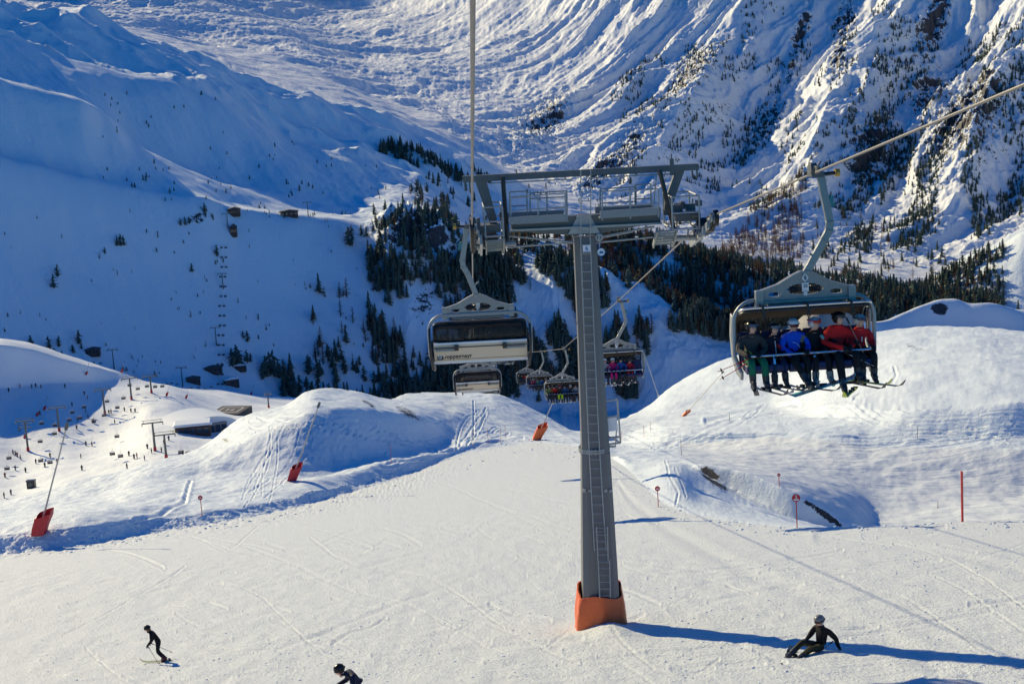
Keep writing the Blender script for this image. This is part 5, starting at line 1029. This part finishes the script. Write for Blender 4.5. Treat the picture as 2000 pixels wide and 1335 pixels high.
ski_pole('dark ski pole lying beside the fallen skier', p+V((.35, .05, .22)), p+V((-.35, -.55, .04)), (.08, .07, .07), 'ski poles of the piste skiers')
# ---------------------------------------------------------------- the busy slope far down on the left
def vg(px, py, k0='field', k1='crest'): return ground_at(px, py, k0, k1)
def small_pylon(px, py, label, h=10, w=6.5, yaw=.2, lat=False, k0='field', k1='crest', pc='red'):
    p = vg(px, py, k0, k1); o = empty('small_lift_pylon', p, yaw, label, 'lift pylon', 'small lift pylons in the lower ski area')
    mb = MB(); mb.tube([(0, 0, -1), (0, 0, h)], [.42, .28], 8); mb.build('shaft', M['beam'], o)
    mb = MB(); mb.beam((-w/2, 0, h), (w/2, 0, h), .35, .4); mb.beam((-w/2, 0, h+.9), (w/2, 0, h+.9), .14, .14)
    for s_ in (-1, 1): mb.beam((s_*w*.42, 0, h), (s_*w*.42, 0, h+.9), .14, .14); mb.beam((s_*w/2, -1.6, h-.35), (s_*w/2, 1.6, h-.35), .25, .5, (0, 0, 1))
    if lat:
        for z in (h*.78, h*.9): mb.beam((-w*.36, 0, z), (w*.36, 0, z), .25, .25); mb.beam((-w*.36, -1, z-.3), (-w*.36, 1, z-.3), .2, .4, (0, 0, 1))
    mb.build('crossarm', M['beam'], o); mb = MB(); mb.tube([(0, 0, -.5), (0, 0, 1.3)], [.55, .5], 10); mb.build('foot_padding', M[pc], o); return o
spn = [(116, 842, 'small T shaped pylon nearest the left valley middle', 9.0), (205, 809, 'small pylon upper left of the snow covered building', 10), (257, 780, 'small pylon highest in the left valley row', 9.0), (296, 767, 'small pylon beside the valley ridge crest', 7.0), (303, 880, 'small pylon left of the domed building', 9.2), (325, 895, 'small pylon in front of the left knoll ridge', 7.5)]
for px, py, lb, h in spn: small_pylon(px, py, lb, h, yaw=.25)
small_pylon(55, 880, 'multi armed small pylon at the left edge of the valley', 11, 6, .2, True)
for px, py, lb in ((223, 720, 'dark pylon in the blue shade left of the valley station'), (357, 755, 'pylon with pink foot among the parked chairs'), (436, 563, 'pylon standing alone on the blue hillside'), (423, 674, 'lower pylon on the blue hillside above the station'), (445, 445, 'pylon below the hillside mountain station'), (602, 422, 'pylon right of the hillside hut')):
    small_pylon(px, py, lb, 13 if py > 600 else 11, 7, .1, k0='base' if py < 740 else 'dip2', k1='crest2', pc='beam')
small_pylon(525, 796, 'floodlight pylon on the snow left of the knoll top', 7, 3, .4)
# little chairs of that lift
mb = MB(); mb.tube([(0, 0, 0), (.3, 0, -1.0), (0, 0, -2.2)], .07, 5); mb.beam((-1.0, 0, -2.3), (1.0, 0, -2.3), .2, .2); mb.tube([(-1.3, 0, -4.2), (-1.4, 0, -2.7), (-1.0, 0, -2.35)], .06, 5); mb.tube([(1.3, 0, -4.2), (1.4, 0, -2.7), (1.0, 0, -2.35)], .06, 5); ch_a = mb.data('hanger', M['steel'])
mb = MB(); mb.box((0, 0, -4.2), (2.8, .6, .15)); mb.box((0, .3, -3.85), (2.8, .12, .7)); ch_b = mb.data('seat', M['black'])
mb = MB(); mb.box((0, .25, -3.1), (2.7, .5, .5)); ch_c = mb.data('canopy', M['navy'])
ZN = [(0, 0, 90, 2000, 'near the left edge'), (90, 0, 180, 2000, 'around the first small pylon'), (180, 0, 250, 2000, 'between the two middle small pylons'), (250, 0, 330, 2000, 'left of the domed building'), (330, 0, 480, 2000, 'below the domed building')]
def zone(px, py, zs=ZN):
    for a, b, c, d, t in zs:
        if a <= px < c and b <= py < d: return t
    return 'beyond the left knoll'
def rowz(py): return 'on the uppermost strip' if py < 775 else 'on the upper slope' if py < 815 else 'on the middle slope' if py < 860 else 'on the lower slope' if py < 905 else 'lowest on the slope'
def small_chair(p, yaw, label, s=1.0, group='tiny chairs on the lower ski area lifts'):
    o = empty('small_chair', p, yaw, label, 'lift chair', group); o.scale = (s,)*3
    for n_, d_ in (('hanger', ch_a), ('seat', ch_b), ('canopy', ch_c)):
        c = bpy.data.objects.new(n_, d_); COL.objects.link(c); c.parent = o
sc_pts = [(182, 815), (202, 803), (163, 787), (228, 788), (208, 776), (240, 770), (268, 752), (252, 745), (286, 747), (140, 797), (155, 808), (134, 812), (106, 822), (80, 818), (77, 853), (105, 838), (16, 885), (12, 905), (218, 876), (234, 880), (352, 872), (366, 874), (227, 843), (78, 890), (96, 893), (302, 748), (316, 747)]
for i, (px, py) in enumerate(sc_pts):
    g = vg(px, py+22); dd = V(ray(px, py-3)[:, 0]); q = dd/math.hypot(dd.x, dd.y)*math.hypot(g.x, g.y); small_chair(q, .3, 'tiny grey chair %s, %s' % (rowz(py), zone(px, py)), .62)
for i in range(15):
    for s_ in (-1, 1):
        px = 436-7*((i)/15)*1.3+s_*4.2+(i % 3); py = 478+i*19; g = vg(px, py+8, 'base', 'crest2'); q = V(ray(px, py-2)[:, 0]); q = q/math.hypot(q.x, q.y)*math.hypot(g.x, g.y)*.995; small_chair(q, .1, 'tiny dark chair of the hillside lift, %s the %s pylon' % (('above', 'at', 'below')[i % 3], ('topmost', 'lone middle', 'lower', 'lowest')[min(3, i//4)]), .8, 'tiny chairs on the hillside lift')
for px, py in ((325, 742), (334, 741), (345, 743), (372, 750), (386, 749), (399, 752), (412, 748), (195, 702), (245, 716), (275, 735)):
    g = vg(px, py+8, 'dip2', 'mid1'); q = V(ray(px, py)[:, 0]); q = q/math.hypot(q.x, q.y)*math.hypot(g.x, g.y); small_chair(q, .6, 'tiny dark chair %s' % ('above the left ridge crest' if px < 300 else 'left of the valley station' if px < 360 else 'right of the valley station'), .85, 'tiny chairs by the valley station')
# little people
lo = {}
def tiny_mesh(col):
    if col not in lo:
        me, ii = body_mesh(stand(dict(che=(0, -.08, 1.26), hea=(0, -.12, 1.56))), 1.15, 0); mb = MB(); mb.v = [tuple(v.co) for v in me.vertices]; mb.f = [tuple(p_.vertices) for p_ in me.polygons]; mb.m = [1 if q == 2 else 0 for q in ii]
        mb.ball((0, -.12, 1.62), .13, 8, 6, 1); lo[col] = mb.data('body', [cm(col), cm((.02, .02, .025))])
    return lo[col]
tp = [(17, 765), (40, 757), (62, 758), (70, 756), (80, 758), (127, 757), (165, 771), (171, 780), (141, 793), (205, 807), (213, 808), (217, 807), (243, 803), (256, 805), (264, 805), (168, 806), (183, 825), (224, 827), (78, 810), (151, 822), (172, 817), (150, 838), (182, 826), (158, 895), (168, 870), (180, 871), (288, 876), (296, 885), (316, 883), (252, 890), (262, 896), (268, 894), (283, 899), (160, 918), (40, 897), (26, 887), (30, 889), (34, 892), (70, 905), (88, 912), (98, 893), (30, 918), (50, 922), (10, 932), (22, 966), (8, 972), (112, 905), (38, 842), (248, 915), (320, 868), (330, 860), (345, 835), (358, 890)]
for i, (px, py) in enumerate(tp):
    g = vg(px, py, 'field', 'crest'); o = bpy.data.objects.new('person', tiny_mesh([(.02, .02, .03), (.25, .02, .02), (.02, .03, .12), (.05, .05, .05), (.3, .12, .02), (.02, .02, .02)][i % 6])); COL.objects.link(o); o.location = g; o.rotation_euler = (0, 0, rng.uniform(0, 6.28)); o.scale = (1.05,)*3
    tag(o, 'tiny %s skier %s, %s' % (['black', 'dark red', 'navy', 'grey', 'orange', 'black'][i % 6], rowz(py), zone(px, py)), 'person', 'tiny skiers on the lower slope')
for px, py in ((483, 413), (517, 416), (545, 417), (650, 417), (560, 422), (640, 431), (520, 419)):
    g = vg(px, py, 'mid1', 'ledgeback'); o = bpy.data.objects.new('person', tiny_mesh((.25, .02, .02))); COL.objects.link(o); o.location = g; tag(o, 'tiny skier on the lit ledge by the hillside hut', 'person', 'tiny skiers on the hillside ledge')
mb = MB(); mb.box((0, 0, 1.2), (2.4, 1.6, 2.4)); mb.box((0, 0, 2.5), (2.7, 1.9, .25)); mb.box((0, -.82, 1.3), (1.4, .05, 1.2), mi=1); o = mb.build('ticket_booth', [M['black'], M['window']], None, False); o.location = vg(62, 953); tag(o, 'small dark booth with white roof edge near the left ridge', 'booth')
for px, py, lb in ((72, 812, 'small red marker left of the first small pylon'), (86, 800, 'small red marker above the first small pylon'), (48, 855, 'small red marker beside the multi armed pylon'), (168, 732, 'small red marker on the ridge crest, left of two'), (237, 727, 'small red marker on the ridge crest, right of two'), (325, 773, 'small red marker on the shaded strip, left'), (363, 778, 'small red marker on the shaded strip, middle'), (490, 770, 'small red marker on the shaded strip, right')):
    o = lance(px, py, None, lb, 5, 20, 0, 1.5, k0='field', k1='crest'); 
# helipad, domed building, huts
def flatpoly(name, pts, m, k0, k1, z, label, cat, thick=.4):
    P_ = [vg(x, y, k0, k1) for x, y in pts]; zz = sum(p_.z for p_ in P_)/len(P_)+z; mb = MB(); mb.prism([(p_.x, p_.y) for p_ in P_], thick, (0, 0, zz), (1, 0, 0), (0, 1, 0)); o = mb.build(name, m, None, False); tag(o, label, cat); return o, zz
c = vg(450, 806); hr = math.hypot(c.x, c.y); W2 = 62/F*hr; hp = empty('helipad', c, rad(-12), 'dark square helipad with white markings beside the domed building', 'helipad'); mb = MB(); mb.box((0, 0, -.6), (W2, W2*1.15, 4)); mb.build('deck', M['pad'], hp, False); mb = MB(); q = W2*.33
for a, b in (((-q, -q), (q, -q)), ((q, -q), (q, q)), ((q, q), (-q, q)), ((-q, q), (-q, -q)), ((-q*.3, -q*.4), (-q*.3, q*.4)), ((q*.3, -q*.4), (q*.3, q*.4)), ((-q*.3, 0), (q*.3, 0))): mb.beam((a[0], a[1], 1.43), (b[0], b[1], 1.43), .45, .04, (0, 0, 1))
mb.build('marking', M['white'], hp, False)
p = vg(402, 842); B = empty('domed_building', p, rad(35), 'snow covered domed building with glazed front beside the helipad', 'building')
mb = MB(); n = 14; prof = [(-13+26*i/n, 6.0*math.sqrt(max(0, 1-((-13+26*i/n)/13)**2))) for i in range(n+1)]; mb.prism([(-13, -3)]+prof+[(13, -3)], 20, (0, 8, -.5)); mb.build('roof', M['snow'], B)
mb = MB(); mb.box((0, -2.6, .2), (14, 1.0, 5.5)); mb.build('wall', M['concrete'], B, False)
for i in range(6): mb = MB(); mb.box((-5.6+i*2.25, -3.15, .8), (1.9, .15, 3.2)); mb.build('window', M['window'], B, False)
p = vg(378, 846); B = empty('ski_bar', p, rad(10), 'low dark pavilion with white roof in front of the domed building', 'building')
mb = MB(); mb.box((0, 0, 1.3), (12, 7, 4)); mb.build('wall', M['wood'], B, False)
for i in range(5): mb = MB(); mb.box((-4.6+i*2.3, -3.55, 1.6), (1.8, .12, 1.8)); mb.build('window', M['window'], B, False)
mb = MB(); mb.prism([(-6.8, 3.4), (6.8, 3.4), (6.0, 4.3), (-6.0, 4.3)], 8, (0, 0, 0)); mb.build('roof', M['snow'], B, False)
def hut(px, py, k0, k1, w, d, h, yaw, label, roof='roof', name='mountain_hut', nw=4):
    p = vg(px, py, k0, k1); B = empty(name, p, yaw, label, 'building'); mb = MB(); mb.box((0, 0, h/2-1), (w, d, h+2)); mb.build('wall', M['wood'], B, False)
    for i in range(nw): mb = MB(); mb.box((-w*.38+i*w*.76/max(1, nw-1), -d/2-.05, h*.5), (w*.5/nw, .15, h*.35)); mb.build('window', M['window'], B, False)
    mb = MB(); mb.prism([(-w*.56, h-.1), (w*.56, h-.1), (w*.56, h+.3), (0, h+h*.42), (-w*.56, h+.3)], d*1.12, (0, 0, 0)); mb.build('roof', M[roof], B, False); return B
hut(565, 421, 'mid1', 'ledgeback', 14, 7, 3.5, .15, 'dark roofed hut on the lit hillside ledge')
hut(458, 418, 'mid1', 'ledgeback', 9, 7, 4, .1, 'small lift station at the left end of the lit ledge')
hut(457, 458, 'mid1', 'ledge', 5, 5, 6, .1, 'small dark tower hut below the ledge station')
hut(378, 748, 'dip2', 'base', 9, 6, 3.5, .3, 'dark valley station building in the blue shade')
hut(417, 725, 'base', 'mid1', 12, 6, 3, .1, 'lift terminal at the foot of the blue hillside')
hut(452, 752, 'dip2', 'mid1', 10, 5, 4.5, .5, 'steel valley terminal with snowy roof right of the station', 'snow', nw=3)
hut(470, 720, 'base', 'mid1', 8, 6, 3, .1, 'hut with snowy roof under dark conifers', 'snow')
hut(182, 690, 'base', 'mid1', 9, 6, 3, .1, 'tiny dark hut above the left ridge crest')
hut(1404, 529, 'dip3', 'mbase', 40, 16, 6, -.1, 'long snow roofed farm building on the valley floor', 'snow', 'valley_house', 6)
hut(1455, 530, 'dip3', 'mbase', 26, 18, 8, .2, 'broad gabled house with bright roof on the valley floor', 'snow', 'valley_house')
hut(1550, 540, 'dip3', 'mbase', 14, 10, 6, .3, 'small dark house right of the broad gabled one', 'roof', 'valley_house')
# ---------------------------------------------------------------- trees
def leafmat(name, a, b):
    m = bpy.data.materials.new(name); m.use_nodes = True; nt = m.node_tree; p = nt.nodes['Principled BSDF']; p.inputs['Roughness'].default_value = .85; p.inputs['Specular IOR Level'].default_value = .1
    n = nt.nodes.new('ShaderNodeTexNoise'); n.inputs['Scale'].default_value = .35; g = nt.nodes.new('ShaderNodeNewGeometry'); nt.links.new(g.outputs['Position'], n.inputs['Vector']); mx = nt.nodes.new('ShaderNodeMix'); mx.data_type = 'RGBA'
    mx.inputs[6].default_value = (*a, 1); mx.inputs[7].default_value = (*b, 1); nt.links.new(n.outputs['Fac'], mx.inputs[0]); nt.links.new(mx.outputs[2], p.inputs['Base Color']); return m
LM = leafmat('conifer_needles', (.055, .098, .092), (.11, .15, .12)); LB = leafmat('bare_larch_twigs', (.17, .085, .05), (.26, .14, .085)); TM = mat('bark', (.07, .045, .03), .9)
def crown(seed, kind, n):
    R_ = np.random.RandomState(seed); vs = []; fs = []
    for i in range(n):
        t = (i+.5)/n
        if kind == 'pine': z = .10+.88*t; w = .20*(math.sin(min(1, (1-t)*1.25+.05)*math.pi*.62)**.8)*(.75+.5*R_.rand())
        elif kind == 'cone': z = .06+.93*t; w = .19*(1-t)**.8*(.6+.6*R_.rand())+.012
        else: z = .10+.88*t; w = .15*(1-t)**.7*(.4+.8*R_.rand())+.01
        a = R_.rand()*6.28+i*2.4; c, s = math.cos(a), math.sin(a); q = (.35+.65*R_.rand()) if kind != 'larch' else 1
        L = w*q; hw = (.050 if kind != 'larch' else .010)*(1.15-t*.7); dz = -.05*(1-t)-.01 if kind != 'larch' else .02
        b = len(vs); ox, oy = c*L*.15, s*L*.15
        vs += [(ox-s*hw, oy+c*hw, z-.01), (ox+s*hw, oy-c*hw, z-.01), (c*L+s*hw*.8, s*L-c*hw*.8, z+dz), (c*L*1.15, s*L*1.15, z+dz-.02), (c*L-s*hw*.8, s*L+c*hw*.8, z+dz), (ox, oy, z+.055 if kind != 'larch' else z+.015)]
        fs += [(b, b+1, b+2, b+3, b+4), (b+5, b+1, b+2), (b+5, b+2, b+3), (b+5, b+3, b+4), (b+5, b+4, b)]
    return vs, fs
VAR = [('pine', 11, 46), ('pine', 12, 46), ('cone', 13, 60), ('cone', 14, 60), ('larch', 15, 44), ('larch', 16, 44)]
TR = []
for kd, sd, n in VAR:
    v, f = crown(sd, kd, n); mb = MB(); mb.v = v; mb.f = f; mb.m = [0]*len(f); cme = mb.data('crown', LB if kd == 'larch' else LM); mb = MB(); mb.tube([(0, 0, -.06), (0, 0, .45), (0, 0, .97)], [.018, .011, .003], 5); tme = mb.data('trunk', TM); TR.append((cme, tme))
trs = np.random.RandomState(5); TL_ = []
def scatter(n, x0, y0, x1, y1, k0, k1, hgt, kinds, thr=-1, nsc=60, seed=0, poly=None, cl=None, ang=0):
    rows = np.where((RK[:, 0] >= k[k0]) & (RK[:, 0] <= k[k1]))[0]; got = 0; tries = 0
    cols = np.where((az > rad(-21)) & (az < rad(21)))[0]
    rr = trs.randint(rows[0], rows[-1], NT := max(40000, n*60)); cc = trs.randint(cols[0], cols[-1], NT); x = PX[rr, cc]; y = PY[rr, cc]
    m = (x > x0) & (x < x1) & (y > y0) & (y < y1)
    ca, sa = math.cos(rad(ang)), math.sin(rad(ang))
    if thr > -1: m &= fbm((x*ca+y*sa)/nsc/(2.2 if ang else 1)+seed, (-x*sa+y*ca)/nsc+seed*1.7, 3, 200+seed) > thr
    if cl is not None: m &= cl(x, y)
    rr = rr[m][:n]; cc = cc[m][:n]
    for a, b in zip(rr, cc): h_ = hgt*trs.uniform(.55, 1.25); TL_.append((X[a, b], Y[a, b], ZZ[a, b], h_, kinds[trs.randint(len(kinds))], PX[a, b], PY[a, b]))
P_, C_, L_ = [0, 1], [2, 3, 2], [4, 5]
above = lambda x1, y1, x2, y2: (lambda x, y: y < y1+(y2-y1)*(x-x1)/(x2-x1))
below = lambda x1, y1, x2, y2: (lambda x, y: y > y1+(y2-y1)*(x-x1)/(x2-x1))
both = lambda f, g: (lambda x, y: f(x, y) & g(x, y))
pick = lambda pts: [TL_.append((p_.x, p_.y, p_.z, h_, kd, px, py)) for px, py, h_, kd in pts for p_ in [ground_at(px, py, 'base', 'crest3')]]
# single trees one can tell apart
pick([(681, 478, 15, 0), (688, 480, 17, 1), (706, 460, 9, 0), (716, 462, 9, 1), (229, 480, 8, 2), (236, 480, 9, 0), (242, 480, 8, 1), (424, 500, 9, 0), (113, 540, 9, 0), (105, 562, 10, 1), (205, 495, 5, 0), (195, 505, 5, 4), (375, 531, 7, 1), (373, 620, 6, 4), (465, 592, 5, 4), (484, 668, 9, 0), (475, 660, 6, 1), (400, 415, 8, 0), (353, 440, 6, 0), (362, 440, 7, 1), (370, 437, 6, 1), (385, 436, 5, 0), (402, 424, 5, 1), (560, 360, 6, 0), (585, 373, 7, 1), (590, 360, 5, 0), (603, 364, 5, 0), (611, 368, 5, 0), (402, 677, 5, 4), (520, 735, 16, 0), (528, 733, 18, 1), (536, 735, 20, 0), (514, 740, 12, 1), (545, 738, 14, 2), (455, 716, 14, 0), (463, 714, 16, 1), (470, 716, 12, 0), (465, 700, 8, 1), (483, 708, 10, 0), (490, 706, 7, 1)])
scatter(34, 545, 725, 640, 790, 'dip2', 'mid1', 12.5, C_+P_)
scatter(90, 640, 690, 860, 792, 'base', 'mid1', 12.5, C_+P_, -.12, 40, 1)
scatter(40, 600, 560, 760, 720, 'base', 'ledge', 14, C_+L_+L_, .1, 60, 2)
scatter(1000, 720, 470, 1010, 780, 'base', 'ledge', 12.5, C_+P_+C_+L_, -.08, 55, 3, ang=50)
scatter(900, 900, 500, 1170, 760, 'base', 'ledge', 12.5, C_+P_+C_+L_, -.08, 60, 4, ang=50)
scatter(800, 1170, 560, 1440, 780, 'base', 'ledge', 13.5, C_+L_+C_, .02, 50, 5, ang=60)
scatter(120, 860, 690, 1130, 790, 'base', 'mid1', 12, C_+P_, -.3, 50, 6)
scatter(150, 730, 400, 900, 500, 'mid1', 'crest2', 9.5, P_+P_+C_, -.05, 40, 7)
scatter(130, 840, 430, 1010, 520, 'ledge', 'crest3', 10, L_+C_+P_, .0, 40, 8)
scatter(2300, 990, 450, 1440, 660, 'ledge', 'dip3', 11.5, C_+L_+L_+P_, -.35, 60, 9)
scatter(900, 1180, 470, 1500, 700, 'mid1', 'crest2', 12.5, C_+L_+L_, -.35, 60, 10, cl=above(1180, 500, 1430, 680))
scatter(3600, 1330, 480, 1960, 720, 'mid1', 'crest3', 11.5, C_+C_+P_+L_, -1, cl=above(1380, 640, 1960, 720))
scatter(60, 1720, 540, 2000, 615, 'crest2', 'crest3', 12, C_, -1, cl=below(1720, 545, 2000, 600))
scatter(420, 740, 280, 960, 400, 'crest2', 'skyline', 12, P_+C_, -.2, 34, 12, cl=both(below(740, 270, 960, 352), above(740, 300, 960, 372)))
scatter(80, 800, 330, 930, 440, 'crest2', 'skyline', 11, P_+C_+L_, .0, 34, 13)
scatter(90, 200, 180, 760, 430, 'base', 'crest3', 4.0, P_, .25, 50, 14)
scatter(110, 0, 400, 760, 740, 'base', 'ledge', 3.2, P_+L_, .25, 60, 15)
scatter(14, 60, 672, 160, 705, 'base', 'mid1', 8, P_)
# on the great mountain face
scatter(1000, 1190, 120, 1480, 380, 'mbase', 'm2', 9, P_+C_, .12, 45, 16, ang=-45, cl=lambda x, y: (x+(y-165)*.66 > 1230))
scatter(1100, 1450, 60, 1800, 450, 'mbase', 'm2', 9, P_+C_, .22, 45, 17, ang=-50)
scatter(2200, 1640, 150, 2000, 500, 'mbase', 'm2', 10, P_+C_, .06, 60, 18, ang=-50)
scatter(420, 1410, 400, 1570, 510, 'floor', 'm1', 14, L_, -1, cl=both(above(1410, 500, 1640, 520), below(1400, 490, 1560, 385)))
scatter(160, 1560, 440, 1850, 545, 'floor', 'm1', 13, L_+C_, .05, 40, 19)
scatter(260, 1330, 485, 1600, 560, 'dip3', 'mbase', 12, C_+L_, .05, 30, 20)
scatter(200, 1000, 330, 1330, 470, 'floor', 'm1', 6, L_+P_, .05, 40, 21)
scatter(260, 960, 190, 1200, 330, 'mbase', 'm1', 3, P_, .0, 40, 22, ang=-40)
TL_.sort(key=lambda t: -t[3]/math.hypot(t[0], t[1]))
vis = [t for t in TL_ if -10 < t[5] < 2010 and not (t[5] > 1265 and t[6] > 660)]
top_, rest = vis[:300], vis[300:]
GL = [('dark conifer with full crown on the blue shaded slope', 'dark conifers on the shaded slopes'), ('brown bare larch on the blue shaded slope', 'bare larches on the shaded slopes')]
TZ = [(0, 0, 180, 640, 'on the far left of the blue hillside'), (0, 640, 200, 800, 'behind the left ridge crest'), (180, 0, 300, 640, 'alone high on the blue hillside'), (300, 0, 440, 470, 'on the small rock patch left of the hillside huts'), (300, 470, 500, 640, 'beside the hillside chair line'), (440, 640, 500, 730, 'beside the snowy roofed hut'), (500, 640, 560, 800, 'right of the valley station'), (560, 640, 640, 800, 'behind the left knoll top'), (640, 640, 760, 800, 'low above the knoll, left of the beige chair'), (760, 640, 860, 800, 'low just left of the beige chair'), (500, 0, 660, 470, 'in the loose line below the upper crest'), (660, 0, 730, 520, 'left of the rocky outcrop'), (730, 0, 900, 520, 'on the rocky outcrop left of the crossarm'),
 (560, 470, 720, 640, 'on the open slope left of the outcrop'), (720, 520, 840, 640, 'between the outcrop and the beige chair'), (840, 440, 1050, 600, 'behind the beige chair hanger'), (840, 600, 1050, 700, 'behind the beige chair bubble'), (860, 700, 1050, 800, 'below the beige chair'), (1050, 440, 1130, 640, 'just left of the pylon shaft'), (1050, 640, 1180, 800, 'behind the small chairs left of the shaft'), (1160, 440, 1300, 640, 'just right of the pylon shaft'), (1160, 640, 1300, 800, 'behind the pink and blue riders chair'), (1300, 440, 1440, 800, 'left of the six riders'), (1400, 440, 2000, 800, 'in the dark forest behind the six riders')]
def tlabel(px, py, h_, L): return '%s %s %s' % ('tall' if h_ > 17 else 'small' if h_ < 11 else 'mid sized', ('dark conifer', 'bare brown larch')[L], next((t for a, b, c, d, t in TZ if a <= px < c and b <= py < d), 'on the snow slope by the upper crest'))
for x, y, z, h_, kd, px, py in top_:
    L = 1 if kd > 3 else 0; cmesh, tmesh = TR[kd]; o = bpy.data.objects.new(('larch_tree', 'conifer_tree')[1-L], None); COL.objects.link(o); o.location = (x, y, z-.2); o.scale = (h_*1.6, h_*1.6, h_); o.rotation_euler = (0, 0, rng.uniform(0, 6.28)); o.empty_display_size = .1; tag(o, tlabel(px, py, h_, L), 'tree', GL[L][1])
    for n_, d_ in (('crown', cmesh), ('trunk', tmesh)): c = bpy.data.objects.new(n_, d_); COL.objects.link(c); c.parent = o
def forest(name, trees, label):
    co = []; fv = []; fl = []; mi = []; base = 0
    cache = {}
    for kd in range(6):
        me = TR[kd][0]; tm = TR[kd][1]; cv = np.array([v.co[:] for v in me.vertices]); tv = np.array([v.co[:] for v in tm.vertices]); cache[kd] = (np.vstack([cv, tv]), [list(p_.vertices) for p_ in me.polygons], [[q+len(cv) for q in p_.vertices] for p_ in tm.polygons])
    loops = []; tot = []
    for x, y, z, h_, kd, px, py in trees:
        v, f1, f2 = cache[kd]; a = trs.rand()*6.28; c, s = math.cos(a), math.sin(a); q = np.stack([(v[:, 0]*c-v[:, 1]*s)*h_*1.55+x, (v[:, 0]*s+v[:, 1]*c)*h_*1.55+y, v[:, 2]*h_+z-.2], 1); co.append(q)
        for f in f1: loops += [i+base for i in f]; tot.append(len(f))
        for f in f2: loops += [i+base for i in f]; tot.append(len(f))
        mi += [1 if kd > 3 else 0]*len(f1)+[2]*len(f2); base += len(v)
    co = np.vstack(co).astype(np.float32); me = bpy.data.meshes.new(name); me.vertices.add(len(co)); me.vertices.foreach_set('co', co.ravel()); me.loops.add(len(loops)); me.loops.foreach_set('vertex_index', np.array(loops, np.int32)); me.polygons.add(len(tot))
    ls = np.concatenate([[0], np.cumsum(tot)[:-1]]).astype(np.int32); me.polygons.foreach_set('loop_start', ls); me.polygons.foreach_set('loop_total', np.array(tot, np.int32)); me.polygons.foreach_set('material_index', np.array(mi, np.int32))
    for m in (LM, LB, TM): me.materials.append(m)
    me.update(); o = bpy.data.objects.new(name, me); COL.objects.link(o); tag(o, label, 'forest', kind='stuff'); return o
far = [t for t in rest if math.hypot(t[0], t[1]) > 1900]; near = [t for t in rest if math.hypot(t[0], t[1]) <= 1900]
forest('valley_forest', near, 'dense dark conifer and brown larch forest on the shaded valley slopes'); forest('mountain_forest', far, 'scattered conifers and larches on the great mountain face')
print('TREES', len(TL_), len(vis))
